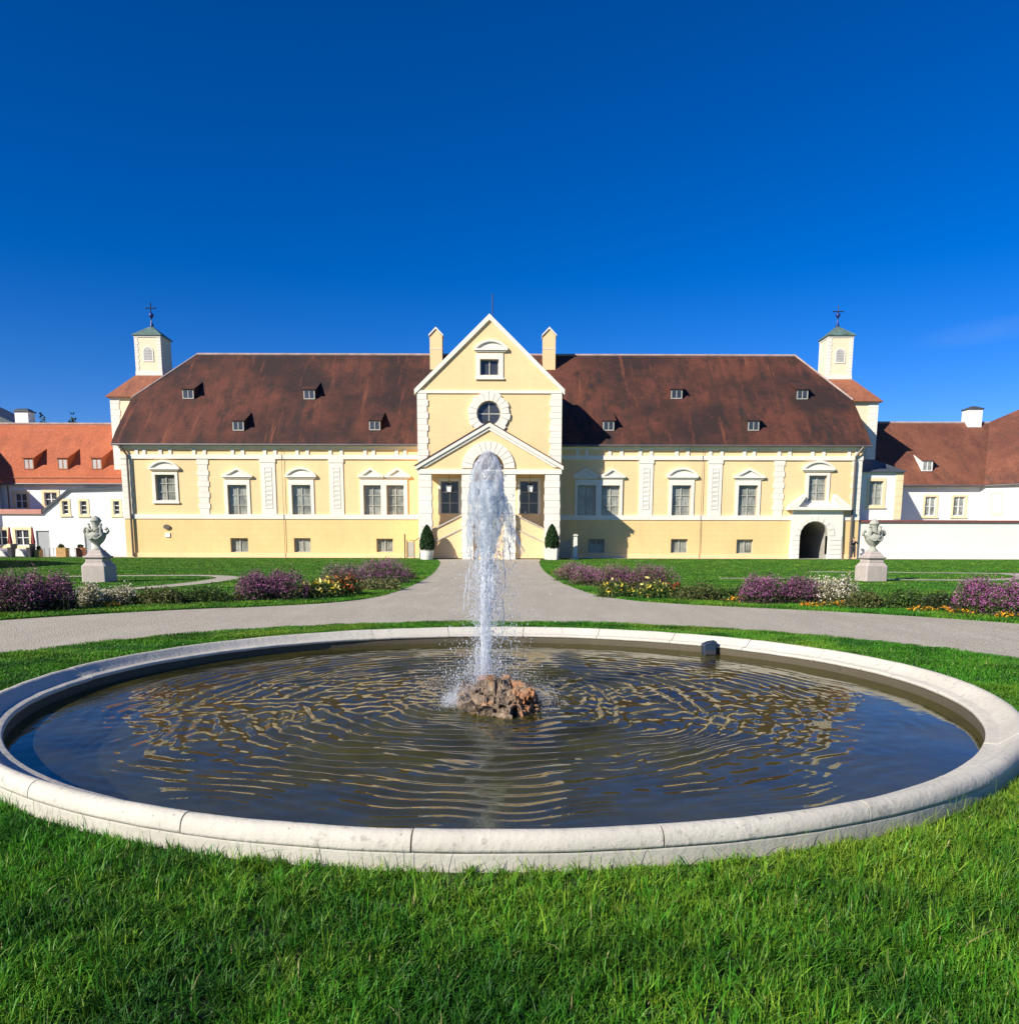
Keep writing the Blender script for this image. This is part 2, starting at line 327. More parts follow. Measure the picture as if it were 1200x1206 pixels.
def watermat(name, tint, rough=0.015, milky=0.0, white=(0.8, 0.85, 0.9), bs=None, ior=1.333, nz=(1, 1, 0.4), ns=22):
    m = bpy.data.materials.new(name); m.use_nodes = True; t = m.node_tree; t.nodes.clear()
    o = t.nodes.new('ShaderNodeOutputMaterial'); fr = N(t, 'ShaderNodeFresnel', IOR=1.333); tp = t.nodes.new('ShaderNodeBsdfTransparent'); tp.inputs[0].default_value = (*tint, 1)
    gl = N(t, 'ShaderNodeBsdfGlossy', Roughness=rough); mx = t.nodes.new('ShaderNodeMixShader')
    ge = t.nodes.new('ShaderNodeNewGeometry'); mr = t.nodes.new('ShaderNodeMapRange'); mr.inputs[3].default_value = ior; mr.inputs[4].default_value = 1 / ior
    t.links.new(ge.outputs['Backfacing'], mr.inputs[0]); t.links.new(mr.outputs[0], fr.inputs['IOR'])
    t.links.new(fr.outputs[0], mx.inputs[0]); t.links.new(tp.outputs[0], mx.inputs[1]); t.links.new(gl.outputs[0], mx.inputs[2])
    if bs:
        n = noise(t, coords(t), bs[0], 3); bn = N(t, 'ShaderNodeBump', Strength=bs[1], Distance=bs[2]); t.links.new(n, bn.inputs['Height'])
        t.links.new(bn.outputs[0], fr.inputs['Normal']); t.links.new(bn.outputs[0], gl.inputs['Normal'])
    last = mx.outputs[0]
    if milky > 0:
        df = t.nodes.new('ShaderNodeBsdfDiffuse'); df.inputs[0].default_value = (*white, 1); tl = t.nodes.new('ShaderNodeBsdfTranslucent'); tl.inputs[0].default_value = (*white, 1)
        m2 = t.nodes.new('ShaderNodeMixShader'); m2.inputs[0].default_value = 0.5; t.links.new(df.outputs[0], m2.inputs[1]); t.links.new(tl.outputs[0], m2.inputs[2])
        m3 = t.nodes.new('ShaderNodeMixShader'); t.links.new(last, m3.inputs[1]); t.links.new(m2.outputs[0], m3.inputs[2]); last = m3.outputs[0]
        nn = noise(t, coords(t, nz), ns, 5, 0.7); mp = t.nodes.new('ShaderNodeMapRange'); mp.inputs[1].default_value = 0.35; mp.inputs[2].default_value = 0.65
        mp.inputs[3].default_value = milky * 0.35; mp.inputs[4].default_value = min(1, milky * 1.5); t.links.new(nn, mp.inputs[0]); t.links.new(mp.outputs[0], m3.inputs[0])
    t.links.new(last, o.inputs[0]); return m
M['water'] = watermat('pool_water', (0.62, 0.64, 0.36), 0.01, 0.17, white=(0.29, 0.26, 0.06), bs=(7.0, 0.12, 0.01), ior=1.78, nz=(1, 1, 1), ns=0.9)
M['jet'] = watermat('foaming_water', (0.9, 0.94, 0.97), 0.12, 0.62, white=(0.95, 0.96, 0.97), bs=(30, 0.6, 0.02), nz=(1, 1, 0.16), ns=32)
M['head'] = watermat('jet_head_water', (0.90, 0.94, 0.97), 0.06, 0.40, white=(0.93, 0.94, 0.95), bs=(16, 0.9, 0.03), nz=(1, 1, 0.3), ns=18)
M['sheet'] = watermat('clear_falling_water', (0.93, 0.95, 0.96), 0.03, 0.14, white=(0.93, 0.95, 0.97), bs=(25, 1.0, 0.03))
M['drop'] = watermat('water_drops', (0.88, 0.91, 0.93), 0.05, 0.5, white=(0.93, 0.95, 0.97))

# ================================================================ THE SETTING
FX, FY = -0.12, 8.51         # fountain centre
def circ(r, n=96, cx=FX, cy=FY, a0=0, a1=2*math.pi, end=False):
    return [(cx + r * math.cos(a0 + (a1 - a0) * i / n), cy + r * math.sin(a0 + (a1 - a0) * i / n)) for i in range(n + (1 if end else 0))]
g = MB(); radii = [4.70, 5.5, 7, 9, 12, 20, 40, 80, 160, 400, 1000, 3500]
g.lathe([(r, 0.0) for r in radii], FX, FY, 96)
g.build('ground', M['lawn'], kind='structure')
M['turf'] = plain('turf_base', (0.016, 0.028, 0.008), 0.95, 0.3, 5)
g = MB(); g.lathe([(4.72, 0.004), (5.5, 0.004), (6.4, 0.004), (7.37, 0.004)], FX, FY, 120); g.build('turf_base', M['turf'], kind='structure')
def smooth_pts(pts, k=8):
    o = []
    for i in range(len(pts) - 1):
        p0 = pts[max(i-1, 0)]; p1 = pts[i]; p2 = pts[i+1]; p3 = pts[min(i+2, len(pts)-1)]
        for j in range(k):
            t = j / k; q = []
            for a in range(len(p1)):
                q.append(0.5*((2*p1[a]) + (-p0[a]+p2[a])*t + (2*p0[a]-5*p1[a]+4*p2[a]-p3[a])*t*t + (-p0[a]+3*p1[a]-3*p2[a]+p3[a])*t**3))
            o.append(tuple(q))
    o.append(tuple(pts[-1])); return o
# gravel: a ring round the fountain lawn and the avenue to the palace
RG, RP = 7.38, 12.35
left = [(-9.6, 14.7)]
avl = smooth_pts([(-6.4, 18.98), (-5.35, 19.75), (-4.5, 20.6), (-3.9, 21.9), (-3.55, 24), (-3.4, 28), (-3.45, 34), (-3.8, 42), (-4.9, 58), (-6.2, 68.6)])
avr = smooth_pts([(6.6, 18.85), (5.2, 19.75), (4.0, 20.7), (3.1, 21.9), (2.5, 24), (2.1, 28), (1.9, 32), (1.78, 42), (2.1, 58), (2.6, 68.6)])
a_l = math.atan2(avl[0][1] - FY, avl[0][0] - FX); a_r = math.atan2(avr[0][1] - FY, avr[0][0] - FX)
outer = []
n = 80
for i in range(n + 1):       # from the right junction clockwise round the back to the left junction
    a = a_r - (2 * math.pi - (a_l - a_r)) * i / n
    outer.append((FX + RP * math.cos(a), FY + RP * math.sin(a)))
outer += avl[1:] + avr[:0:-1]
g = MB(); g.flat(outer, 0.006, [circ(RG, 120)])
g.build('path', M['gravel'], kind='structure')
# strip of paving along the palace foot
g = MB(); g.flat([(-90, 68.6), (90, 68.6), (90, 95), (-90, 95)], 0.004); g.build('pavement', M['gravel'], kind='structure')
# narrow gravel paths winding through the side lawns
def ribbon(pts, wd, z):
    pts = [Vector((a, b)) for a, b in pts]; L = []; Rr = []
    for i, p in enumerate(pts):
        d = (pts[min(i+1, len(pts)-1)] - pts[max(i-1, 0)]).normalized(); nn = Vector((-d.y, d.x)) * wd / 2
        L.append(p + nn); Rr.append(p - nn)
    m = MB(); k = len(pts)
    return m.add([(q.x, q.y, z) for q in L + Rr], [(i, i+1, k+i+1, k+i) for i in range(k-1)])
ribbon(smooth_pts([(-13.0, 24.5), (-11.6, 27.5), (-11.2, 31), (-11.6, 34), (-13.2, 35.6), (-15.5, 35.4), (-18.5, 34.5)]), 0.9, 0.005).build('path', M['gravel'], kind='structure')
ribbon(smooth_pts([(14.6, 33.9), (16.5, 33.4), (19, 33.4), (21.5, 34.8), (23.2, 37.2), (23.8, 39.6)]), 0.9, 0.005).build('path', M['gravel'], kind='structure')
ribbon(smooth_pts([(15.0, 41.5), (18.5, 41.0), (22, 40.3), (25, 39.8), (33, 39.5)]), 0.9, 0.007).build('path', M['gravel'], kind='structure')
ribbon(smooth_pts([(8.7, 34.3), (10.2, 34.2), (11.6, 34.4)]), 0.6, 0.005).build('path', M['gravel'], kind='structure')

# ================================================================ THE PALACE
D = 70.0; DR = 66.9; DP = 64.9     # main front, gabled centre bay, portico front
palace = thing('palace', (-1.4, 70, 0), 'long two storey yellow palace with white trim, brown tiled roof and gabled centre bay', 'palace')
XL, XR = XX(145.5, D), XX(1012.5, D)
ZE = ZZ(526.5, D)
holes = []
def rect(x0, x1, z0, z1): return [(x0, z0), (x1, z0), (x1, z1), (x0, z1)]
wins = [  # opening px, frame px, hood px, hood kind
 ((183.5,559,206.7,589.4),(180,556,210,592.5),(175,541.8,212,554.5),'seg'),
 ((268.7,571,291.2,607),(264.7,565,294.8,607),(261,550.3,298,563.7),'tri'),
 ((344,571,366.3,607),(340.4,565,370,607),(335.7,550.3,373,563.7),'seg'),
 ((791,571.5,813.2,607.5),(787.3,565,817,607.5),(784.6,550.6,822.6,564.4),'seg'),
 ((869.2,571.5,891.5,607.5),(865.5,565,895,607.5),(863,551,901.3,564.8),'tri'),
 ((952,560,973,589.8),(948,557,976.5,592),(944.2,542.5,983.3,555.6),'seg')]
dbl = [((428.4,571.4,449,607.2),(455.4,571.4,476,607.2),(424.4,565,480,607.2),(421,550.4,484,563.9)),
       ((679.8,571.7,701.4,607.7),(708,571.7,729.5,607.7),(676.8,565,732.8,607.7),(673.6,551,737,564.3))]
bas = [(271.8,633.7,292.6,650.4),(346.5,633.7,366.2,650.4),(443.5,634.3,463,650.2),(692.5,634.6,711.8,651),(789.8,634.8,809.6,651.2),(867,635.3,886.5,651.8)]
def window(op, Y, cols=2, rows=3, recess=0.22, pm='pane', surround=None, hood=None, parent=palace, frm='frame', bar=0.055, light_c=True, proud=0.08, smat='white', name='window'):
    x0, x1, z0, z1 = WR(*op, Y)
    if surround:
        s0, s1, t0, t1 = WR(*surround, Y)
        mb = MB(); mb.prism(rect(s0, s1, min(t0, z0 - 0.002), t1), Y - proud, Y + 0.03, [rect(x0, x1, z0, z1)] if t0 < z0 - 0.05 else [rect(x0, x1, z0 + 0.01, z1)])
        if t0 < z0 - 0.05: mb.box(s0 - 0.06, s1 + 0.06, Y - proud - 0.07, Y - proud + 0.01, t0 - 0.03, t0 + 0.10)
        base = mb.build(name, M[smat], parent)
    else:
        mb = MB(); mb.box(x0 - 0.04, x1 + 0.04, Y - 0.03, Y + 0.05, z0 - 0.07, z0 + 0.002); base = mb.build(name, M[smat], parent)
    fm = MB(); y0 = Y + recess; o = 0.07
    fm.prism(rect(x0, x1, z0, z1), y0 - 0.05, y0 + 0.06, [rect(x0 + o, x1 - o, z0 + o, z1 - o)])
    for c in range(1, cols): xc = x0 + (x1 - x0) * c / cols; fm.box(xc - bar * 0.9, xc + bar * 0.9, y0 - 0.045, y0 + 0.04, z0 + o, z1 - o)
    for r_ in range(1, rows): zc = z0 + (z1 - z0) * r_ / rows; fm.box(x0 + o, x1 - o, y0 - 0.035, y0 + 0.045, zc - bar * 0.6, zc + bar * 0.6)
    fm.build('window_frame', M[frm], base)
    pn = MB(); pn.box(x0 + 0.01, x1 - 0.01, y0 + 0.025, y0 + 0.035, z0 + 0.01, z1 - 0.01); pn.build('pane', M[pm], base)
    if hood:
        kind, hpx = hood; hx0, hx1, hz0, hz1 = WR(*hpx, Y); hoodmesh(kind, hx0, hx1, hz0, hz1, Y).build('window_hood', M['white'], base)
    return (x0, x1, z0, z1)
def hoodmesh(kind, x0, x1, z0, z1, Y, pr=0.24):
    m = MB(); h = z1 - z0; c = h * 0.26; xm = (x0 + x1) / 2; w_ = (x1 - x0) / 2
    m.box(x0 + 0.03, x1 - 0.03, Y - pr, Y + 0.02, z0 + c * 0.45, z0 + c)
    m.box(x0 + 0.16, x1 - 0.16, Y - pr * 0.6, Y + 0.018, z0, z0 + c * 0.45 - 0.002)
    zb = z0 + c + 0.003; hh = z1 - zb; t_ = 0.17
    if kind == 'tri':
        for s_ in (-1, 1): m.prism([(xm + s_ * w_, zb), (xm, z1 - t_ * 0.1), (xm, z1 - t_ * 1.2), (xm + s_ * (w_ - t_ * 2.4), zb)], Y - pr, Y + 0.015)
        m.prism([(xm - w_ * 0.8, zb), (xm + w_ * 0.8, zb), (xm, z1 - t_)], Y - 0.10, Y + 0.012)
    else:
        rr = (w_ * w_ + hh * hh) / (2 * hh); zc = z1 - rr; a = math.asin(min(1, w_ / rr)); k = 14
        o_ = [(xm + rr * math.sin(-a + 2*a*i/k), zc + rr * math.cos(-a + 2*a*i/k)) for i in range(k + 1)]
        r2 = rr - t_; a2 = math.acos(min(1, (zb - zc) / r2)); i_ = [(xm + r2 * math.sin(a2 - 2*a2*i/k), zc + r2 * math.cos(a2 - 2*a2*i/k)) for i in range(k + 1)]
        m.prism(o_ + i_, Y - pr, Y + 0.015); m.prism(i_[::-1], Y - 0.10, Y + 0.012)
    return m
for op, fr, hd, kd in wins: holes.append(rect(*WR(*op, D)[:2], *WR(*op, D)[2:])); window(op, D, surround=fr, hood=(kd, hd))
for a, b, fr, hd in dbl:
    for q in (a, b): holes.append(rect(*WR(*q, D)))
    ra, rb = WR(*a, D), WR(*b, D); s0, s1, t0, t1 = WR(*fr, D)
    mb = MB(); mb.prism(rect(s0, s1, ra[2], t1), D - 0.12, D + 0.03, [rect(ra[0], ra[1], ra[2] + 0.01, ra[3]), rect(rb[0], rb[1], rb[2] + 0.01, rb[3])])
    base = mb.build('window', M['white'], palace)
    for r4 in (ra, rb):
        x0, x1, z0, z1 = r4; fm = MB(); y0 = D + 0.22; o = 0.07
        fm.prism(rect(x0, x1, z0, z1), y0 - 0.05, y0 + 0.06, [rect(x0 + o, x1 - o, z0 + o, z1 - o)]); xc = (x0 + x1) / 2
        fm.box(xc - 0.05, xc + 0.05, y0 - 0.045, y0 + 0.04, z0 + o, z1 - o)
        for k in (1, 2): zc = z0 + (z1 - z0) * k / 3; fm.box(x0 + o, x1 - o, y0 - 0.035, y0 + 0.045, zc - 0.035, zc + 0.035)
        fm.build('window_frame', M['frame'], base)
        pn = MB(); pn.box(x0 + 0.01, x1 - 0.01, y0 + 0.025, y0 + 0.035, z0 + 0.01, z1 - 0.01); pn.build('pane', M['pane'], base)
    h0, h1, g0, g1 = WR(*hd, D); hm = (h0 + h1) / 2
    m = hoodmesh('tri', h0, hm - 0.005, g0, g1, D); m2 = hoodmesh('tri', hm + 0.005, h1, g0, g1, D); m.add(m2.v, m2.f); m.build('window_hood', M['white'], base)
for op in bas: holes.append(rect(*WR(*op, D))); window(op, D, 2, 1, surround=None, proud=0.02)
# gateway hole
gx0, gx1, gz0, gz1 = WR(940, 614, 974, 657, D); gz0 = 0.0
# walls: upper, lower
ZS0, ZS1 = ZZ(612, D), ZZ(606.5, D)
def wall_part(name, z0, z1, mat, y=D, cut=None):
    hh = []
    for h in holes:
        a, b = min(q[1] for q in h), max(q[1] for q in h)
        if a >= z0 - 0.2 and b <= z1 + 0.2: hh.append([(x_, min(max(z_, z0 + 0.003), z1 - 0.003)) for x_, z_ in h])
    outer_ = rect(XL, XR, z0, z1)
    if cut: outer_ = [(XL, z0), (cut[0], z0), (cut[0], cut[2]), (cut[1], cut[2]), (cut[1], z0), (XR, z0), (XR, z1), (XL, z1)]
    MB().prism(outer_, y, y + 0.5, hh).build(name, M[mat], palace)
wall_part('wall', ZS1, ZE, 'yellow')
zpl = ZZ(652, D)
wall_part('lower_wall', zpl, ZS0, 'yellow_low', D - 0.06, (gx0, gx1, min(gz1, ZS0 - 0.05)))
for a, b in ((XL, gx0 - 0.6), (gx1 + 0.6, XR)): MB().box(a, b, D - 0.12, D + 0.4, 0, zpl).build('plinth', M['yellow'], palace)
MB().box(XL, gx0 - 0.62, D - 0.13, D + 0.4, ZS0 + 0.003, ZS1 - 0.003).build('string_course', M['white'], palace)
MB().box(gx1 + 0.62, XR, D - 0.13, D + 0.4, ZS0 + 0.003, ZS1 - 0.003).build('string_course', M['white'], palace)
# rear body
mb = MB(); mb.box(XL + 0.01, XR - 0.01, D + 7.8, D + 18.5, 0.01, ZE - 0.01)
mb.box(XL, XL + 0.5, D + 0.52, D + 7.8, 0, ZE - 0.02); mb.box(XR - 0.5, XR, D + 0.52, D + 7.8, 0, ZE - 0.02)
mb.build('side_wall', M['whitewall'], palace)
# entablature
ZB0, ZB1 = ZZ(541.3, D), ZZ(536.3, D)
MB().box(XL - 0.02, XR + 0.02, D - 0.12, D + 0.05, ZB0, ZB1).build('architrave', M['white'], palace)
mb = MB(); mb.box(XL - 0.06, XR + 0.06, D - 0.14, D + 0.04, ZZ(529.4, D), ZE); mb.box(XL - 0.15, XR + 0.15, D - 0.28, D + 0.03, ZE - 0.003, ZE + 0.14)
mb.build('cornice', M['white'], palace)
zf0, zf1 = ZB1 + 0.003, ZZ(528.6, D) - 0.003
pairs = [(161,170),(189,200.5),(228.6,241),(274,286),(312,324),(350,362),(389,402),(430,440),(467,477),(680,691),(718,732),(754,767),(797,810),(836.5,850),(876.7,888),(917.6,930),(957,970),(1000,1009)]
for a, b in pairs:
    for c in (a, b): xc = XX(c, D, 532); MB().box(xc - 0.13, xc + 0.13, D - 0.09, D + 0.02, zf0, zf1).build('frieze_block', M['white'], palace)
# pilasters
def quoin(x0, x1, z0, z1, Y, parent, tooth=0.09, bh=0.46, proud=0.06, name='quoins', both=True, mat='white', left=True, right=True):
    m = MB(); k = max(2, round((z1 - z0) / bh)); h = (z1 - z0) / k
    for i in range(k):
        t_ = tooth if i % 2 else 0.0
        m.box(x0 - (t_ if left else 0), x1 + (t_ if right else 0), Y - proud - (0.01 if i % 2 else 0), Y + 0.02, z0 + i * h + 0.012, z0 + (i + 1) * h - 0.012)
    m.box(x0 + 0.02, x1 - 0.02, Y - proud + 0.025, Y + 0.015, z0, z1)
    return m.build(name, M[mat], parent)
for a, b in ((234.5, 245.5), (911.8, 922)): quoin(XX(a, D, 573), XX(b, D, 573), ZS1, ZB0, D, palace, name='quoined_pilaster')
quoin(XL + 0.01, XX(155.5, D, 570), ZS1, ZB0, D, palace, left=False, name='corner_quoins'); quoin(XX(1003.5, D, 570), XR - 0.01, ZS1, ZB0, D, palace, right=False, name='corner_quoins')
for a, b in ((307.6, 325), (388.2, 404.8), (752.4, 768.6), (833.5, 849.7)):
    x0, x1 = XX(a, D, 573), XX(b, D, 573); m = MB(); zt = ZB0 - 0.003
    m.box(x0, x1, D - 0.07, D + 0.02, ZS1 + 0.003, zt - 0.277); m.box(x0 - 0.05, x1 + 0.05, D - 0.11, D + 0.02, zt - 0.28, zt)
    base = m.build('panelled_pilaster', M['white'], palace)
    m = MB(); p0, p1 = x0 + (x1 - x0) * 0.24, x1 - (x1 - x0) * 0.24; z0, z1 = ZS1 + 0.5, zt - 0.6
    for i in range(9):
        h = (z1 - z0) / 9; m.prism(rect(p0, p1, z0 + i*h, z0 + (i+1)*h - 0.03), D - 0.10, D - 0.06, [rect(p0 + 0.07, p1 - 0.07, z0 + i*h + 0.07, z0 + (i+1)*h - 0.10)])
    m.build('panel_blocks', M['white'], base)
# gutter, downpipes
MB().tube([(XL - 0.5, D - 0.42, ZE + 0.10), (XR + 0.5, D - 0.42, ZE + 0.10)], 0.09).build('gutter', M['gutter'], palace)
for px0, px1, tx in ((150.5, 158, XL + 0.1), (1009, 999, XR - 0.15)):
    xa, xb = XX(px0, D, 535), XX(px1, D, 640); xa = 0.3 * xa + 0.7 * xb
    MB().tube([(tx, D - 0.42, ZE + 0.05), (xa, D - 0.26, ZE - 0.7), (xa, D - 0.24, ZE - 1.0), (xa, D - 0.24, 0.05)], 0.095).build('downpipe', M['pipe'], palace)
for px in (334.6, 825): x_ = XX(px, D, 600); MB().tube([(x_, D - 0.16, ZE - 0.1), (x_, D - 0.16, 0.05)], 0.018, 5).build('lightning_conductor', M['pipe'], palace)

# main roof with half hips
YR = 79.0; ZR = ZZ(418.3, YR); RXL, RXR = XX(232, YR, 418), XX(937, YR, 418)
ye, ze = D - 0.40, ZE + 0.16
ym, zm = D + 0.6, ze + 1.15
def roof_z(y): 
    return ze + (y - ye) * (zm - ze) / (ym - ye) if y < ym else zm + (y - ym) * (ZR - zm) / (YR - ym)
yk = 74.0; zk = roof_z(yk); XLe, XRe = XL - 0.55, XR + 0.5
m = MB()
m.add([(XLe, ye, ze), (XRe, ye, ze), (XRe, ym, zm), (XLe, ym, zm), (XRe, yk, zk), (XLe, yk, zk), (RXR, YR, ZR), (RXL, YR, ZR),
       (XLe, 2*YR - yk, zk), (XRe, 2*YR - yk, zk), (XLe, 2*YR - ye, ze), (XRe, 2*YR - ye, ze)],
      [(0,1,2,3), (3,2,4,5), (5,4,6,7), (7,6,9,8), (8,9,11,10), (5,7,8), (4,9,6)])
roof = m.build('roof', M['roof'], palace, fix=True)
sol = roof.modifiers.new('thick', 'SOLIDIFY'); sol.thickness = 0.18; sol.offset = -1
MB().prism([(0,0),(1,0),(0.5,1)], 0, 0.1)
for xs, s_ in ((XL + 0.01, 1), (XR - 0.01, -1)):
    g_ = MB(); a = [(D + 0.51, ZE - 0.05), (2*YR - D - 0.5, ZE - 0.05), (2*YR - yk, zk - 0.25), (yk, zk - 0.25)]
    g_.add([(xs, y, z) for y, z in a] + [(xs + s_ * 0.4, y, z) for y, z in a], [(0,1,2,3), (7,6,5,4), (0,4,5,1), (1,5,6,2), (2,6,7,3), (3,7,4,0)]); g_.build('gable_wall', M['yellow'], palace)
MB().tube([(RXL, YR, ZR + 0.03), (RXR, YR, ZR + 0.03)], 0.12).build('ridge', M['ridge'], palace)
for a, b in (((XLe, yk, zk), (RXL, YR, ZR)), ((XRe, yk, zk), (RXR, YR, ZR))): MB().tube([a, b], 0.09).build('hip_ridge', M['ridge'], palace)
# dormers
def ray_roof(px, py, zfun, ylo, yhi):
    lo, hi = ylo, yhi
    for _ in range(50):
        mid = (lo + hi) / 2; x, z = P(px, py, mid)
        if z > zfun(mid): lo = mid
        else: hi = mid
    return (lo, *P(px, py, lo))
def dormer(px, py, w_px, zfun, ylo, yhi, parent, rm, big=False, fm='frame', face_h=0.80, roof_len=2.2, pmt='pane_dark', wall=None):
    y, x, z = ray_roof(px, py, zfun, ylo, yhi); hw = w_px / 2 * y / F
    t = Vector((0, 1, (zfun(y + 0.5) - zfun(y)) / 0.5)); zt = z + face_h
    # find where a shallow roof from the top of the face meets the main slope
    yy = y
    sl = 0.48
    while zt + sl * (yy - y) > zfun(yy) and yy < y + 6: yy += 0.02
    m = MB(); zb = z - 0.1
    m.add([(x-hw, y, zb), (x+hw, y, zb), (x+hw, y, zt), (x-hw, y, zt), (x-hw, yy, zt + sl*(yy-y)), (x+hw, yy, zt + sl*(yy-y))], [(0,1,2,3), (0,3,4), (1,5,2), (3,2,5,4), (0,4,5,1)])
    base = m.build('dormer', wall or rm, parent)
    r = MB(); r.add([(x-hw-0.12, y-0.15, zt+0.0), (x+hw+0.12, y-0.15, zt+0.0), (x+hw+0.12, yy+0.1, zt+sl*(yy-y)+0.05), (x-hw-0.12, yy+0.1, zt+sl*(yy-y)+0.05),
                     (x-hw-0.12, y-0.15, zt+0.09), (x+hw+0.12, y-0.15, zt+0.09), (x+hw+0.12, yy+0.1, zt+sl*(yy-y)+0.13), (x-hw-0.12, yy+0.1, zt+sl*(yy-y)+0.13)],
                    [(0,3,2,1),(4,5,6,7),(0,1,5,4),(1,2,6,5),(2,3,7,6),(3,0,4,7)]); r.build('dormer_roof', rm, base)
    f_ = MB(); f_.prism(rect(x-hw+0.03, x+hw-0.03, z+0.02, zt-0.03), y-0.05, y+0.02, [rect(x-hw+0.12, x+hw-0.12, z+0.10, zt-0.1)]); f_.box(x-0.035, x+0.035, y-0.045, y+0.01, z+0.1, zt-0.1)
    f_.build('window_frame', M[fm], base); p_ = MB(); p_.box(x-hw+0.06, x+hw-0.06, y-0.02, y-0.008, z+0.05, zt-0.05); p_.build('pane', M[pmt], base)
for px, py in ((222, 470), (364.5, 470.5), (281, 507.5), (441.5, 507), (716.5, 507.5), (796.5, 470), (887, 507.5), (944.5, 470.5)):
    dormer(px, py, 13.5, roof_z, D, YR, palace, M['roof'])
# chimneys
for a, b in ((506.5, 521), (639.3, 654)):
    x0, x1, z0, z1 = WR(a, 388, b, 424, 77.6); m = MB(); xm = (x0 + x1) / 2; zs = z1 - 0.62
    m.prism([(x0, z0 - 1.2), (x1, z0 - 1.2), (x1, zs), (xm, z1), (x0, zs)], 77.3, 78.5)
    base = m.build('chimney', M['yellow'], palace)
    c = MB(); c.prism([(x0 - 0.09, zs - 0.02), (xm, z1 + 0.0), (x1 + 0.09, zs - 0.02), (x1 + 0.09, zs + 0.12), (xm, z1 + 0.16), (x0 - 0.09, zs + 0.12)], 77.2, 78.6)
    c.build('chimney_cap', M['white'], base); MB().box(x0 - 0.03, x1 + 0.03, 77.27, 78.53, z0 + (zs - z0) * 0.45, z0 + (zs - z0) * 0.45 + 0.06).build('chimney_band', M['white'], base)

# centre bay
bx0, bx1 = XX(492.6, DR, 550), XX(660.6, DR, 550); axp, azp = P(576.3, 376, DR); zce = ZZ(461, DR)
rc = (bx0 + bx1) / 2
wx = [WR(519, 566.5, 540.3, 605, DR), WR(612.3, 566.5, 633.7, 605.3, DR)]
tw = WR(565.4, 423, 587.3, 441.8, DR); rcx, rcz = P(575.8, 487, DR); rr_ = 13.6 / F * DR * 1.0; rro = 23.0 / F * DR
def cring(cx, cz, r, n=40, a0=0, a1=2*math.pi, end=False): return [(cx + r * math.cos(a0 + (a1-a0)*i/n), cz + r * math.sin(a0 + (a1-a0)*i/n)) for i in range(n + (1 if end else 0))]
dw = WR(562, 566, 590, 608, DR)
bay = MB(); bay.prism([(bx0, 0), (bx1, 0), (bx1, zce), (rc, azp), (bx0, zce)], DR, DR + 0.5, [rect(*wx[0]), rect(*wx[1]), rect(*tw), cring(rcx, rcz, rr_), rect(*dw)])
bay.build('centre_bay', M['yellow'], palace)
mb = MB()
for x_ in (bx0 + 0.005, bx1 - 0.305):
    mb.box(x_, x_ + 0.3, DR + 0.49, D + 8, 0, zce - 0.05)
mb.build('bay_side_wall', M['yellow'], palace)
# bay roof
m = MB()
for s_, xe in ((-1, bx0 - 0.15), (1, bx1 + 0.15)):
    sl = (azp - zce) / (bx1 - rc); ze2 = zce - 0.15 * sl
    m.add([(xe, DR + 0.35, ze2 + 0.1), (rc, DR + 0.35, azp + 0.1), (rc, YR + 1, azp + 0.1), (xe, YR, ze2 + 0.1), (xe, DR + 0.35, ze2 - 0.1), (rc, DR + 0.35, azp - 0.1), (rc, YR + 1, azp - 0.1), (xe, YR, ze2 - 0.1)],
          [(0,1,2,3), (7,6,5,4), (0,4,5,1), (1,5,6,2), (2,6,7,3), (3,7,4,0)])
m.build('bay_roof', M['roof'], palace)
# raking cornice
sl = (azp - zce) / (bx1 - rc)
m = MB(); ov = 0.22
apz = azp + 0.34
m.prism([(bx0 - ov, zce - ov * sl - 0.05), (rc, azp - 0.05), (bx1 + ov, zce - ov * sl - 0.05), (bx1 + ov, zce - ov * sl + 0.36), (rc, azp + 0.40), (bx0 - ov, zce - ov * sl + 0.36)], DR - 0.16, DR + 0.4)
m.build('raking_cornice', M['white'], palace)
MB().box(bx0 + 0.003, bx1 - 0.003, DR - 0.1, DR + 0.05, ZZ(463.3, DR), ZZ(459.8, DR)).build('gable_band', M['white'], palace)
zq1 = ZZ(463.5, DR)
quoin(bx0 - 0.02, XX(503, DR, 500), 0.02, zq1, DR, palace, 0.10, 0.47, 0.07, 'corner_quoins', left=False)
quoin(XX(648.5, DR, 500), bx1 + 0.02, 0.02, zq1, DR, palace, 0.10, 0.47, 0.07, 'corner_quoins', right=False)
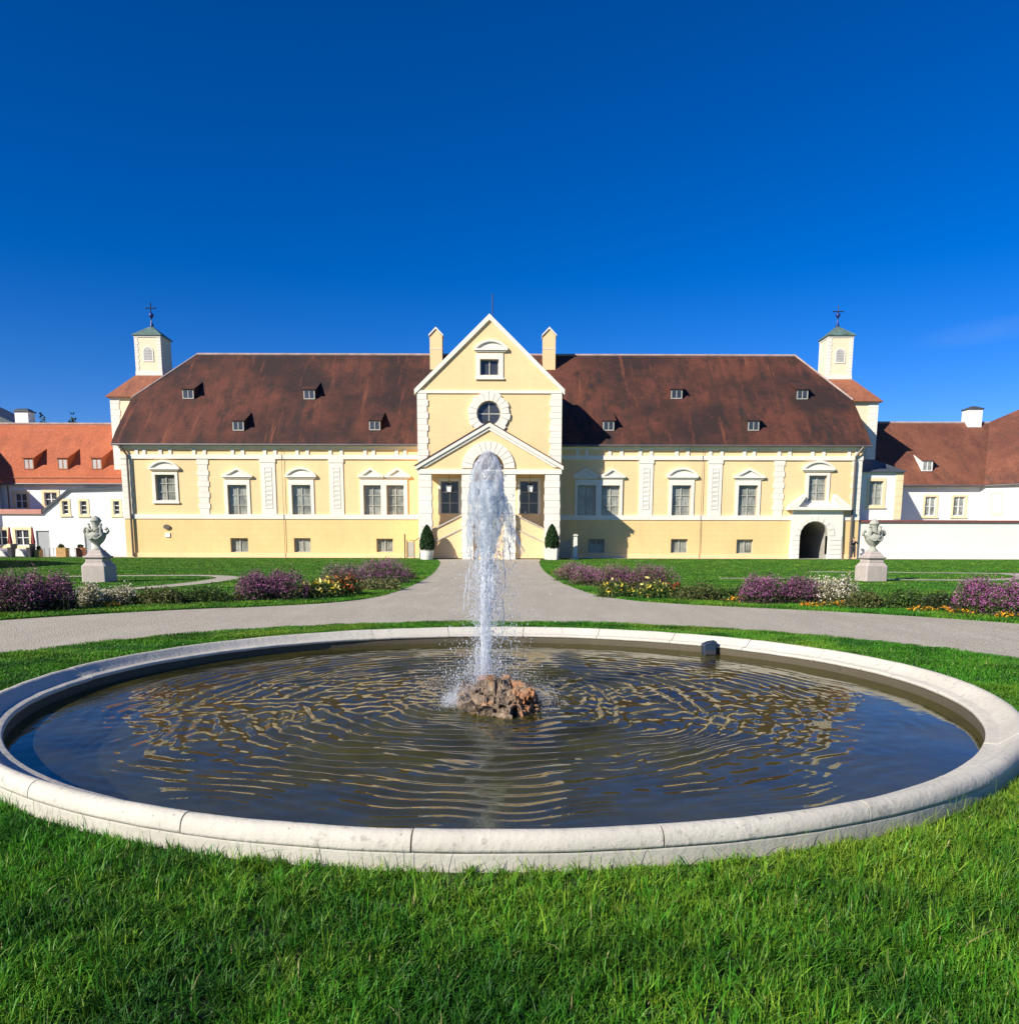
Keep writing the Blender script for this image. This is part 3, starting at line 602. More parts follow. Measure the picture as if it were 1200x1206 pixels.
# round window
m = MB(); m.prism(cring(rcx, rcz, rro, 40), DR - 0.09, DR + 0.02, [cring(rcx, rcz, rr_ * 1.01, 40)])
for i in range(20):
    a0 = 2 * math.pi * (i + 0.04) / 20; a1 = 2 * math.pi * (i + 0.96) / 20; ro = rro + (0.1 if i % 2 else 0)
    m.prism([(rcx + rr_ * 1.03 * math.cos(a0), rcz + rr_ * 1.03 * math.sin(a0)), (rcx + ro * math.cos(a0), rcz + ro * math.sin(a0)), (rcx + ro * math.cos((a0+a1)/2) * 1.0, rcz + ro * math.sin((a0+a1)/2)), (rcx + ro * math.cos(a1), rcz + ro * math.sin(a1)), (rcx + rr_ * 1.03 * math.cos(a1), rcz + rr_ * 1.03 * math.sin(a1))], DR - 0.15, DR - 0.085)
base = m.build('round_window', M['white'], palace)
m = MB(); m.prism(cring(rcx, rcz, rr_ * 1.0, 32), DR + 0.15, DR + 0.2, [cring(rcx, rcz, rr_ - 0.08, 32)]); m.box(rcx - 0.045, rcx + 0.045, DR + 0.14, DR + 0.19, rcz - rr_ + 0.05, rcz + rr_ - 0.05); m.box(rcx - rr_ + 0.05, rcx + rr_ - 0.05, DR + 0.145, DR + 0.185, rcz - 0.045, rcz + 0.045)
m.build('window_frame', M['frame'], base); m = MB(); m.prism(cring(rcx, rcz, rr_ - 0.01, 32), DR + 0.18, DR + 0.2); m.build('pane', M['pane_dark'], base)
window((565.4,423,587.3,441.8), DR, 2, 1, surround=(560.3,416,592.6,446.5), hood=('seg', (557.8,400,598.5,414.5)), pm='pane_dark')
for q in ((519,566.5,540.3,605), (612.3,566.5,633.7,605.3)): window(q, DR, 2, 3, pm='pane_dark', surround=(q[0]-3, q[1]-3, q[2]+3, q[3]), frm='frame')
x0, x1, z0, z1 = dw; MB().box(x0, x1, DR + 0.3, DR + 0.34, z0, z1).build('door', M['dark'], palace)
fin = MB(); xf, zf = XX(580, YR, 360), ZZ(374, YR, 580); fin.tube([(xf, YR, azp), (xf, YR, ZZ(346, YR, 580))], 0.05, 6); fin.build('lightning_rod', M['iron'], palace)

# portico
px0, px1 = XX(508.3, DP, 600), XX(641.7, DP, 600)
o0, o1 = XX(494.3, DP, 600), XX(658.5, DP, 600); i0a, i0b = XX(544, DP, 600), XX(556.9, DP, 600); i1a, i1b = XX(593.4, DP, 600), XX(607, DP, 600)
zbt, zbb = ZZ(552.6, DP), ZZ(558.3, DP); pax, paz = P(575.9, 503.5, DP); acx, acz = P(575.3, 551.6, DP); ari = (i1a - i0b) / 2; aro = 30.5 / F * DP; acx = (i0b + i1a) / 2
k = 24
arcp = [(acx + ari * math.cos(math.pi * i / k), acz + ari * math.sin(math.pi * i / k)) for i in range(k + 1)]
m = MB(); m.prism([(o0 + 0.02, zbb), (i0b, zbb)] + arcp[::-1] + [(i1a, zbb), (o1 - 0.02, zbb), (o1 - 0.02, zbt + 0.05), (pax, paz), (o0 + 0.02, zbt + 0.05)], DP, DP + 0.5)
portico = m.build('portico', M['yellow'], palace)
m = MB(); m.prism([(acx + aro * math.cos(math.pi*i/k), acz + aro * math.sin(math.pi*i/k)) for i in range(k+1)] + arcp[::-1], DP - 0.06, DP + 0.02)
for i in range(13):
    a0, a1 = math.pi * (i + 0.05) / 13, math.pi * (i + 0.95) / 13
    m.prism([(acx + ari*1.01*math.cos(a0), acz + ari*1.01*math.sin(a0)), (acx + aro*math.cos(a0), acz + aro*math.sin(a0)), (acx + aro*math.cos(a1), acz + aro*math.sin(a1)), (acx + ari*1.01*math.cos(a1), acz + ari*1.01*math.sin(a1))], DP - 0.12, DP - 0.055)
m.build('arch_voussoirs', M['white'], portico)
m = MB()
for a, b in ((o0 - 0.15, i0b + 0.05), (i1a - 0.05, o1 + 0.15)): m.box(a, b, DP - 0.10, DP + 0.3, zbb + 0.003, zbt)
m.build('portico_beam', M['white'], portico)
slp = (paz - zbt) / (o1 - pax)
m = MB(); q = 0.28; e0, e1 = o0 - q, o1 + q; zq = zbt - q * slp
m.prism([(e0, zq + 0.10), (pax, paz + 0.06), (e1, zq + 0.10), (e1, zq + 0.40), (pax, paz + 0.38), (e0, zq + 0.40)], DP - 0.22, DP + 0.3)
m.prism([(e0 + 0.75, zq + 0.50*slp + 0.02), (pax, paz - 0.18), (e1 - 0.75, zq + 0.5*slp + 0.02), (e1 - 0.45, zq + 0.32), (pax, paz + 0.055), (e0 + 0.45, zq + 0.32)], DP - 0.12, DP + 0.2)
m.build('raking_cornice', M['white'], portico)
m = MB()
for s_, xe in ((-1, e0 - 0.06), (1, e1 + 0.06)):
    z0_ = zq + 0.40 - 0.06 * slp; m.add([(xe, DP - 0.27, z0_), (pax, DP - 0.27, paz + 0.39), (pax, DR - 0.15, paz + 0.39), (xe, DR - 0.15, z0_), (xe, DP - 0.27, z0_ + 0.07), (pax, DP - 0.27, paz + 0.46), (pax, DR - 0.15, paz + 0.46), (xe, DR - 0.15, z0_ + 0.07)],
        [(0,1,2,3), (7,6,5,4), (0,4,5,1), (1,5,6,2), (2,6,7,3), (3,7,4,0)])
m.build('portico_roof', M['roof'], portico)
m = MB(); m.box(o0 + 0.5, o1 - 0.5, DP + 0.5, DR - 0.16, zbt - 0.1, zbt + 0.0); m.build('portico_ceiling', M['white'], portico)
for a, b, ol, orr in ((o0, px0, False, True), (i0a, i0b, False, False), (i1a, i1b, False, False), (px1, o1, True, False)):
    m = MB(); kk = 13; h = zbb / kk
    for i in range(kk): t_ = 0.035 if i % 2 else 0; m.box(a - (t_), b + (t_), DP - 0.03 - t_ * 0.5, DP + 0.85 + t_, i * h + 0.012, (i + 1) * h - 0.012)
    m.box(a + 0.02, b - 0.02, DP, DP + 0.8, 0, zbb - 0.002); m.build('pillar', M['white'], portico)
# stair parapets
for pts in ([(508.3, 657.5), (508.3, 625), (544, 607), (544, 657.5)], [(607, 657.5), (607, 607.3), (641.7, 624), (641.7, 657.5)]):
    w3 = [P(a, b, DP + 0.3) for a, b in pts]; w3 = [(a, max(0, b)) for a, b in w3]
    m = MB(); m.prism(w3, DP + 0.3, DP + 0.6); base = m.build('stair_parapet', M['yellow'], portico)
    top = sorted(sorted(w3, key=lambda q: -q[1])[:2]); c = MB()
    c.prism([(top[0][0], top[0][1] - 0.02), (top[1][0], top[1][1] - 0.02), (top[1][0], top[1][1] + 0.1), (top[0][0], top[0][1] + 0.1)], DP + 0.2, DP + 0.68)
    c.prism([(top[0][0], top[0][1] - 1.06), (top[1][0], top[1][1] - 1.06), (top[1][0], top[1][1] - 0.95), (top[0][0], top[0][1] - 0.95)], DP + 0.24, DP + 0.33)
    c.build('parapet_cap', M['paving'], portico)
m = MB(); zl = ZZ(608, DP + 0.4); m.box(i0b, i1a, DP + 0.3, DP + 0.6, 0, zl); m.build('landing_parapet', M['yellow'], portico)
m = MB(); m.box(i0b + 0.004, i1a - 0.004, DP + 0.22, DP + 0.66, zl + 0.002, zl + 0.12); m.build('parapet_cap', M['white'], portico)
zfl = ZZ(609, DR)
m = MB(); m.box(px0, px1, DP + 0.85, DR - 0.003, 0.9, zfl - 0.0); 
st = MB()
for i in range(12):
    xa = px0 + (i0a - px0) * i / 12; st.box(xa, xa + (i0a - px0) / 12 - 0.002, DP + 0.62, DR - 0.1, 0, 1.5 + (zfl - 1.5) * (i + 1) / 12)
    xb = px1 - (px1 - i1b) * i / 12; st.box(xb - (px1 - i1b) / 12 + 0.002, xb, DP + 0.62, DR - 0.1, 0, 1.5 + (zfl - 1.5) * (i + 1) / 12)
st.box(i0a, i1b, DP + 0.9, DR - 0.1, 0, zfl); st.build('stair', M['paving'], portico)
# gateway
m = MB(); zt_ = ZZ(600, D); ga, gb = XX(931, D, 630), XX(989.5, D, 630); gcx = (gx0 + gx1) / 2; gr = (gx1 - gx0) / 2; gcz = gz1 - gr
ar = [(gcx + gr * math.cos(math.pi * i / 20), gcz + gr * math.sin(math.pi * i / 20)) for i in range(21)]
m.prism([(ga - 0.1, 0), (gx0, 0)] + ar[::-1] + [(gx1, 0), (gb + 0.1, 0), (gb, zt_), (ga, zt_)], D - 0.35, D - 0.0)
gate = m.build('gateway', M['white'], palace)
m = MB()
for i in range(9):
    a0, a1 = math.pi * (i + 0.06) / 9, math.pi * (i + 0.94) / 9; r2 = gr * 1.38
    m.prism([(gcx + gr*1.01*math.cos(a0), gcz + gr*1.01*math.sin(a0)), (gcx + r2*math.cos(a0), gcz + r2*math.sin(a0)), (gcx + r2*math.cos(a1), gcz + r2*math.sin(a1)), (gcx + gr*1.01*math.cos(a1), gcz + gr*1.01*math.sin(a1))], D - 0.41, D - 0.34)
for i in range(5):
    h = gcz / 5
    for a, b in ((ga + 0.02, gx0 - 0.02), (gx1 + 0.02, gb - 0.02)): m.box(a, b, D - 0.40, D - 0.34, i*h + 0.02, (i+1)*h - 0.02)
m.build('voussoirs', M['white'], gate)
m = MB(); h0, h1 = XX(925.5, D, 600), XX(998.5, D, 600); zc0, zc1 = ZZ(600, D), ZZ(596.5, D); m.box(h0, h1, D - 0.75, D + 0.01, zc0, zc1)
zp = ZZ(580, D); xm = (h0 + h1) / 2
for s_, xe in ((1, h0), (-1, h1)):
    xi = xm - s_ * 1.25; m.prism([(xe, zc1 + 0.003), (xi, zp - 0.1), (xi, zp - 0.42), (xe + s_ * 0.8, zc1 + 0.003)], D - 0.75, D + 0.012)
m.prism([(h0 + 0.3, zc1 + 0.003), (h1 - 0.3, zc1 + 0.003), (xm + 1.2, zp - 0.4), (xm + 1.2, ZZ(591.6, D)), (xm - 1.2, ZZ(591.6, D)), (xm - 1.2, zp - 0.4)], D - 0.3, D + 0.014)
m.build('broken_pediment', M['white'], gate)
m = MB(); full = [(gx0, 0.0)] + ar[::-1] + [(gx1, 0.0)]; k = len(full)
m.add([(a, D + 0.0, b) for a, b in full] + [(a, D + 7.5, b) for a, b in full], [(i, i+1, k+i+1, k+i) for i in range(k-1)] + [tuple(range(k, 2*k))])
m.build('passage', M['tunnel'], gate); MB().box(gcx - 0.5, gcx + 0.3, D + 7.3, D + 7.45, 0.9, 2.2).build('inner_door', M['dark'], gate)

# towers
def tower(sh, base, apex, finial_top, Ys, Yb, wpx, blk, roof_px, side):
    """sh: shaft front px rect; blk: block px rect; roof_px: eave y, top y"""
    x0, x1, z0, z1 = WR(*sh, Ys); wd = x1 - x0
    bx_0, bx_1, bz0, bz1 = WR(*blk, Yb)
    m = MB(); dep = 6.6; m.box(bx_0, bx_1, Yb, Yb + dep, 0, bz1); t_ = m.build('tower', M['cream'], palace)
    q = MB(); kk = 26; h = bz1 / kk
    for i in range(kk):
        tt = 0.08 if i % 2 else 0
        xa, xb = (bx_0 - 0.03, bx_0 + 0.75 + tt) if side < 0 else (bx_1 - 0.75 - tt, bx_1 + 0.03)
        q.box(xa, xb, Yb - 0.05, Yb + 0.8, i*h + 0.01, (i+1)*h - 0.01)
    q.build('quoins', M['white'], t_)
    ov = 0.35; zt2 = z0 + 0.25; xs0, xs1 = x0 - 0.1, x1 + 0.1; ex0, ex1 = bx_0 - ov, bx_1 + ov; ey0, ey1 = Yb - ov, Yb + dep + ov
    r = MB(); zbr = bz1 - 0.02
    r.add([(ex0, ey0, zbr), (ex1, ey0, zbr), (ex1, ey1, zbr), (ex0, ey1, zbr), (xs0, Ys - 0.1, zt2), (xs1, Ys - 0.1, zt2), (xs1, Ys + wd + 0.1, zt2), (xs0, Ys + wd + 0.1, zt2)], [(0,3,2,1), (4,5,6,7), (0,1,5,4), (1,2,6,5), (2,3,7,6), (3,0,4,7)])
    r.build('lower_roof', M['roof_tw'], t_)
    s = MB(); s.box(x0, x1, Ys, Ys + wd, zt2 - 0.6, z1); s.build('belfry', M['cream'], t_)
    q = MB(); kk = 12; h = (z1 - zt2 - 0.4) / kk
    for i in range(kk):
        tt = 0.07 if i % 2 else 0
        for xa, xb in ((x0 - 0.03, x0 + 0.26 + tt), (x1 - 0.26 - tt, x1 + 0.03)):
            for ya, yb in ((Ys - 0.03, Ys + 0.26 + tt), (Ys + wd - 0.26 - tt, Ys + wd + 0.03)): q.box(xa, xb, ya, yb, zt2 + 0.4 + i*h + 0.01, zt2 + 0.4 + (i+1)*h - 0.01)
    q.box(x0 - 0.06, x1 + 0.06, Ys - 0.06, Ys + wd + 0.06, zt2 - 0.02, zt2 + 0.38); q.box(x0 - 0.06, x1 + 0.06, Ys - 0.06, Ys + wd + 0.06, z1 - 0.16, z1 - 0.003); q.build('quoins', M['white'], t_)
    # arched louvred opening
    ww = wd * 0.16; zc = z0 + (z1 - z0) * 0.62; xc = (x0 + x1) / 2
    a_ = [(xc - ww, zc - 0.75), (xc + ww, zc - 0.75)] + [(xc + ww * math.cos(math.pi*i/10), zc + ww * math.sin(math.pi*i/10)) for i in range(11)]
    lo = MB(); lo.prism(a_, Ys - 0.035, Ys + 0.01)
    for i in range(7): zz = zc - 0.7 + i * 0.14; lo.box(xc - ww + 0.03, xc + ww - 0.03, Ys - 0.055, Ys - 0.03, zz, zz + 0.05)
    lo.build('louvred_opening', M['louver'], t_)
    o2 = MB(); b2 = [(xc - ww - 0.12, zc - 0.87), (xc + ww + 0.12, zc - 0.87)] + [(xc + (ww+0.12) * math.cos(math.pi*i/10), zc + (ww+0.12) * math.sin(math.pi*i/10)) for i in range(11)]
    o2.prism(b2, Ys - 0.05, Ys + 0.008, [a_]); o2.build('opening_surround', M['white'], t_)
    rf = MB(); e = 0.17; za = ZZ(apex, Ys + wd / 2, (sh[0] + sh[2]) / 2); xm_, ymm = xc, Ys + wd / 2
    rf.add([(x0 - e, Ys - e, z1), (x1 + e, Ys - e, z1), (x1 + e, Ys + wd + e, z1), (x0 - e, Ys + wd + e, z1), (xm_, ymm, za), (x0 - e, Ys - e, z1 + 0.07), (x1 + e, Ys - e, z1 + 0.07), (x1 + e, Ys + wd + e, z1 + 0.07), (x0 - e, Ys + wd + e, z1 + 0.07)],
           [(0,3,2,1), (0,1,6,5), (1,2,7,6), (2,3,8,7), (3,0,5,8), (5,6,4), (6,7,4), (7,8,4), (8,5,4)]); rf.build('tower_roof', M['copper'], t_)
    fi = MB(); zt3 = ZZ(finial_top, ymm, (sh[0] + sh[2]) / 2)
    fi.tube([(xm_, ymm, za - 0.1), (xm_, ymm, zt3)], 0.045, 6); hz = zt3 - 0.5
    fi.tube([(xm_ - 0.42, ymm, hz), (xm_ + 0.42, ymm, hz)], 0.04, 6)
    for d_ in (-0.42, 0.42): fi.lathe([(0.001, -0.08), (0.07, -0.04), (0.08, 0), (0.07, 0.04), (0.001, 0.08)], 0, 0, 8); fi.v[-40:] = [(a + xm_ + d_, b + ymm, c + hz) for a, b, c in fi.v[-40:]]
    fi.build('cross', M['iron'], t_)
    bb = MB(); zb3 = ZZ(371, ymm, (sh[0] + sh[2]) / 2); bb.lathe([(0.001, zb3 - 0.32), (0.08, zb3 - 0.28), (0.2, zb3 - 0.1), (0.22, zb3), (0.18, zb3 + 0.14), (0.07, zb3 + 0.24), (0.001, zb3 + 0.3)], xm_, ymm, 12)
    bb.lathe([(0.2, za - 0.1), (0.09, za + 0.25), (0.05, za + 0.5)], xm_, ymm, 8); bb.build('globe', M['blueball'], t_, smooth=True)
tower((159.6, 394.8, 189.8, 445.5), None, 383.5, 356, 79.0, 77.0, 0, (136.2, 467.5, 201, 657), None, -1)
tower((974.8, 395.2, 1003.4, 450), None, 383.5, 360, 79.0, 77.0, 0, (962, 473, 1028, 657), None, 1)

# ================================================================ OTHER BUILDINGS
def bld_window(op, Y, parent, sur=2.6, cols=2, rows=2, pm='pane_dark', frm='frame_w', smat='surround_y'):
    window(op, Y, cols, rows, surround=(op[0]-sur, op[1]-sur, op[2]+sur, op[3]+sur), pm=pm, frm=frm, smat=smat, parent=parent, proud=0.05, recess=0.12, bar=0.05)
# left building with the orange roof
YB = 76.0
lb = thing('side_building', (-50, YB, 0), 'white building with bright orange tiled roof, three dormers and white chimney', 'building')
lx0, lx1 = XX(-60, YB), XX(150, YB); lze = ZZ(569, YB, 70); yrl = YB + 5.6; lzr = ZZ(499.5, yrl, 70)
lw = [(52.5, 580, 67.5, 596), (18, 581, 32, 599)]
MB().prism(rect(lx0, lx1, 0, lze), YB, YB + 0.4, [rect(*WR(*q, YB)) for q in lw]).build('wall', M['whitewall'], lb)
for q in lw: bld_window(q, YB, lb, 3.0)
MB().box(lx0, lx1, YB + 0.42, 2*yrl - YB, 0, lze - 0.2).build('rear_wall', M['dark'], lb)
def lz(y): return lze - 0.05 + (y - (YB - 0.4)) * (lzr - lze) / (yrl - YB + 0.4)
m = MB(); m.add([(lx0, YB - 0.4, lze - 0.05), (lx1, YB - 0.4, lze - 0.05), (lx1, yrl, lzr), (lx0, yrl, lzr), (lx0, 2*yrl - YB, lze), (lx1, 2*yrl - YB, lze)], [(0,1,2,3), (3,2,5,4)])
ro = m.build('roof', M['roof_or'], lb); sm = ro.modifiers.new('thick', 'SOLIDIFY'); sm.thickness = 0.15; sm.offset = -1
MB().tube([(lx0, yrl, lzr + 0.03), (lx1, yrl, lzr + 0.03)], 0.12).build('ridge', M['ridge'], lb)
sg = MB(); ns = 60
for i in range(ns):
    x_ = XX(2, YB) + (lx1 - XX(2, YB)) * i / ns; sg.box(x_, x_ + 0.06, YB + 0.0, YB + 0.04, lz(YB) + 0.0, lz(YB) + 0.12)
sg.tube([(lx0, YB + 0.02, lz(YB) + 0.14), (lx1, YB + 0.02, lz(YB) + 0.14)], 0.03, 5); sg.build('snow_guard', M['terracotta'], lb)
MB().tube([(lx0, YB - 0.45, lze - 0.1), (lx1, YB - 0.45, lze - 0.1)], 0.08).build('gutter', M['gutter'], lb)
for px in (34.5, 74.5, 114.5): dormer(px, 553, 12.5, lz, YB, yrl, lb, M['roof_or'], True, 'terracotta', 1.0, pmt='louver')
x0, x1, z0, z1 = WR(20.5, 484, 36, 503, 82.0); m = MB(); m.box(x0, x1, 81.6, 82.8, z0 - 1.5, z1 - 0.1); ch = m.build('chimney', M['whitewall'], lb)
m = MB(); m.box(x0 - 0.12, x1 + 0.12, 81.48, 82.92, z1 - 0.1, z1 + 0.02); m.taper((x0+x1)/2, 82.2, z1 + 0.02, z1 + 0.22, (x1-x0)/2 + 0.05, 0.65, (x1-x0)/2 - 0.2, 0.3); m.build('chimney_cap', M['slate'], ch)
# far roof glimpsed above the orange ridge
fb = thing('far_building', (-75, 92, 0), 'dark shaded roof end rising just above the orange ridge at far left', 'building')
a = P(-60, 470, 92); b = P(22, 498.5, 92)
m = MB(); m.prism([(a[0], 0), (b[0], 0), (b[0], b[1] - 0.4), (a[0], b[1] - 0.4)], 92.5, 99); m.build('wall', M['whitewall'], fb)
m = MB(); m.prism([(a[0], b[1] - 0.39), (b[0] + 0.4, b[1] - 0.39), (a[0], P(-60, 462, 92)[1])], 92, 100); m.build('roof', M['slate'], fb)
# low white annex
YA = 73.0
an = thing('annex', (-42, YA, 0), 'low white annex with stepped grey roofline in front of the orange roofed building', 'annex')
ap = [P(q[0], q[1], YA) for q in ((-40, 605), (50, 605), (81.9, 578.5), (147, 577.5))]
x1 = ap[3][0]; ops = [(73.5, 590, 80.5, 605.5), (94.5, 590, 102.5, 606), (133.5, 590, 141, 606)]
big = [(-7, 624, 9, 642), (18.5, 624, 34.5, 642.5)]
drs = [(43, 625, 59, 655), (99.5, 625, 107.5, 655)]
dh = []
for q in drs: r4 = WR(*q, YA); dh.append((r4[0], r4[1], 0.004, r4[3]))
poly = [(ap[0][0], 0), (x1, 0), (x1, ap[3][1]), ap[2], ap[1], ap[0]]
MB().prism(poly, YA, YA + 0.4, [rect(*WR(*q, YA)) for q in ops + big] + [rect(*q) for q in dh]).build('wall', M['whitewall'], an)
for q in ops: bld_window(q, YA, an, 2.6, 1, 3)
for q in big: bld_window(q, YA, an, 3.2, 2, 2)
for q in dh: MB().box(q[0], q[1], YA + 0.12, YA + 0.2, q[2], q[3]).build('door', M['door'], an)
m = MB(); m.add([(ap[1][0], YA - 0.15, ap[1][1]), (ap[2][0], YA - 0.15, ap[2][1]), (ap[3][0], YA - 0.15, ap[3][1]), (ap[3][0], YB - 0.06, ap[3][1] + 0.25), (ap[2][0], YB - 0.06, ap[2][1] + 0.25), (ap[1][0], YB - 0.06, ap[1][1] + 0.1)], [(0,1,4,5), (1,2,3,4)])
r_ = m.build('roof', M['slate'], an); sm = r_.modifiers.new('thick', 'SOLIDIFY'); sm.thickness = 0.2; sm.offset = 1
MB().box(ap[0][0], ap[1][0], YA - 0.2, YB - 0.06, ap[1][1] - 0.02, ap[1][1] + 0.38).build('tiled_coping', M['pink_roof'], an)
MB().tube([(XX(4.5, YA+2, 585), YB - 0.3, lze - 0.2), (XX(4.5, YA+2, 585), YB - 0.3, ap[1][1] + 0.4)], 0.07).build('downpipe', M['pipe'], an)
# wing outside the frame at left whose shadow crosses the lawn and the orange roof
wg = thing('wing_building', (-58, 32, 0), 'tall wing outside the left edge whose shadow darkens the lawn and roofs', 'building')
m = MB(); m.box(-75, -42.5, 23, 38, 0, 9.0); m.build('wall', M['whitewall'], wg)
m = MB(); m.prism([(-75.5, 9.0), (-42, 9.0), (-42, 12.2), (-58, 19), (-75.5, 19)], 22.8, 38.2); m.build('roof', M['roof_or'], wg)
w2 = thing('corner_wing', (-58, 66, 0), 'shaded grey wall of the corner wing at the left edge beside the orange roof', 'building')
wx1 = XX(4, 76, 585)
m = MB(); m.box(-80, wx1, 71.7, 75.5, 0, lze); m.build('wall', M['whitewall'], w2)
m = MB(); m.add([(-80, 71.2, lze), (wx1 + 0.3, 71.2, lze), (wx1 + 0.3, 80, lze), (-80, 80, lze), (wx1 - 7, 71.2, lze + 7.2), (wx1 - 7, 80, lze + 7.2), (-80, 71.2, lze + 7.2), (-80, 80, lze + 7.2)], [(0,1,4,6), (1,2,5,4), (4,5,7,6), (2,3,7,5), (0,3,2,1)])
m.build('roof', M['roof_or'], w2)

# right building
YC = 77.6
rb = thing('side_building', (45, YC, 0), 'white building right of palace with brown roof, white dormer and blind window', 'building')
rze = ZZ(572, YC, 1100); rx0 = XX(1022, YC, 590); xv = XX(1154.5, YC, 575); yrr = YC + 6.6; rzr = ZZ(498, yrr, 1080)
rw = [(1089, 585, 1102, 607.5), (1122.5, 585, 1136, 607.5)]
MB().prism(rect(rx0, xv, 0, rze), YC, YC + 0.4, [rect(*WR(*q, YC)) for q in rw]).build('wall', M['whitewall_r'], rb)
for q in rw: bld_window(q, YC, rb, 2.4, 2, 2, 'pane', 'frame_w')
# angled right part: wall turning towards the viewer
xE, yE = XX(1260, 72, 590), 72.0
zE = ZZ(566, 77.0, 1200)
m = MB(); m.add([(xv, YC, 0), (xE, yE, 0), (xE, yE, rze), (xv, YC, rze), (xv, YC + 0.4, 0), (xE, yE + 0.4, 0), (xE, yE + 0.4, rze), (xv, YC + 0.4, rze)], [(0,1,2,3), (7,6,5,4), (0,4,5,1), (3,2,6,7), (1,5,6,2), (0,3,7,4)])
m.build('wall', M['whitewall_r'], rb)
# blind window on the angled wall
dv = Vector((xE - xv, yE - YC, 0)); L_ = dv.length; dv.normalize(); nv = Vector((dv.y, -dv.x, 0))
if nv.y > 0: nv = -nv
def on_wall(px, py):
    r = ray(px, py); # intersect with wall line
    den = r[0] * nv.x + r[1] * nv.y; t_ = (xv * nv.x + YC * nv.y) / den; return Vector((r[0] * t_, r[1] * t_, CAMH + r[2] * t_))
for (a, b, c, d, off, mt, nm) in ((1166, 579, 1181.5, 607.5, 0.05, 'surround_y', 'blind_window'), (1169, 582.5, 1179.5, 604.5, 0.09, 'whitewall_r', None)):
    p0, p1, p2, p3 = on_wall(a, d), on_wall(c, d), on_wall(c, b), on_wall(a, b); p1.z = p0.z; p3.z = p2.z
    m = MB(); m.add([tuple(q + nv * off) for q in (p0, p1, p2, p3)] + [tuple(q) for q in (p0, p1, p2, p3)], [(0,1,2,3), (0,4,5,1), (1,5,6,2), (2,6,7,3), (3,7,4,0)])
    if nm: bw_ = m.build(nm, M[mt], rb)
    else: m.build('filled_panel', M[mt], bw_)
ev = 0.45
def rz(y): return rze + (y - (YC - ev)) * (rzr - rze) / (yrr - YC + ev)
xtop, ztop = P(1140, 498, yrr)
yr2 = 84.0; pE = P(1275, 452, 79.5)
m = MB()
m.add([(rx0, YC - ev, rze), (xv + 0.1, YC - ev, rze), (xtop + 2.2, yrr, rzr), (rx0, yrr, rzr), (rx0, 2*yrr - YC, rze), (xtop + 2.2, 2*yrr - YC, rze)], [(0,1,2,3), (3,2,5,4)])
m.add([(xv + 0.1, YC - ev, rze), tuple(Vector((xE, yE, rze)) + nv * ev), (pE[0], 79.5, pE[1]), (xtop + 2.2, yrr, rzr)], [(0,1,2), (0,2,3)])
r_ = m.build('roof', M['roof_rd'], rb); sm = r_.modifiers.new('thick', 'SOLIDIFY'); sm.thickness = 0.15; sm.offset = -1
MB().tube([(rx0, yrr, rzr + 0.02), (xtop + 2.2, yrr, rzr + 0.02), (pE[0], 79.5, pE[1])], 0.12).build('ridge', M['ridge'], rb)
MB().tube([(rx0, YC - ev - 0.05, rze - 0.02), (xv + 0.1, YC - ev - 0.05, rze - 0.02), tuple(Vector((xE, yE, rze - 0.02)) + nv * (ev + 0.05))], 0.08).build('gutter', M['gutter'], rb)
dormer(1091.5, 555, 12.5, rz, YC, yrr, rb, M['roof_rd'], True, 'frame_w', 0.95, pmt='pane', wall=M['whitewall_r'])
x0, x1, z0, z1 = WR(1137, 481.5, 1153.5, 500, yrr); m = MB(); m.box(x0, x1, yrr - 0.5, yrr + 0.7, z0 - 2, z1 - 0.1); ch = m.build('chimney', M['whitewall_r'], rb)
m = MB(); m.box(x0 - 0.1, x1 + 0.1, yrr - 0.6, yrr + 0.8, z1 - 0.1, z1 + 0.02); m.taper((x0+x1)/2, yrr + 0.1, z1 + 0.02, z1 + 0.25, (x1-x0)/2 + 0.05, 0.6, 0.2, 0.2); m.build('chimney_cap', M['slate'], ch)
# pavilion
YPv = 71.0
pv = thing('pavilion', (35, YPv, 0), 'small white pavilion with low grey pyramid roof and one window behind the garden wall', 'pavilion')
x0, x1, z0, z1 = WR(1009, 556, 1060.5, 657, YPv); z0 = 0; z1 = ZZ(556, YPv, 1035); op = (1023.5, 566.5, 1039.5, 595)
MB().prism(rect(x0, x1, 0, z1), YPv, YPv + 0.4, [rect(*WR(*op, YPv))]).build('wall', M['whitewall_r'], pv)
MB().box(x0, x1, YPv + 0.41, YPv + 4, 0, z1 - 0.01).build('side_wall', M['whitewall_r'], pv)
window(op, YPv, 2, 3, surround=(1020, 563, 1042.7, 598.5), parent=pv, proud=0.04, smat='surround_y', pm='pane')
quoin(x1 - 0.62, x1 + 0.01, 3.3, z1 - 0.05, YPv, pv, 0.0, 0.6, 0.04, 'corner_strip', mat='surround_y')
m = MB(); zp_ = ZZ(541, YPv + 2, 1035); m.add([(x0 - 0.2, YPv - 0.3, z1), (x1 + 0.25, YPv - 0.3, z1), (x1 + 0.25, YPv + 4.2, z1), (x0 - 0.2, YPv + 4.2, z1), (x0 + 0.6, YPv + 2, zp_), (x0 + 2.0, YPv + 2, zp_)], [(0,3,2,1), (0,1,5,4), (1,2,5), (2,3,4,5), (3,0,4)]); m.build('roof', M['slate'], pv)
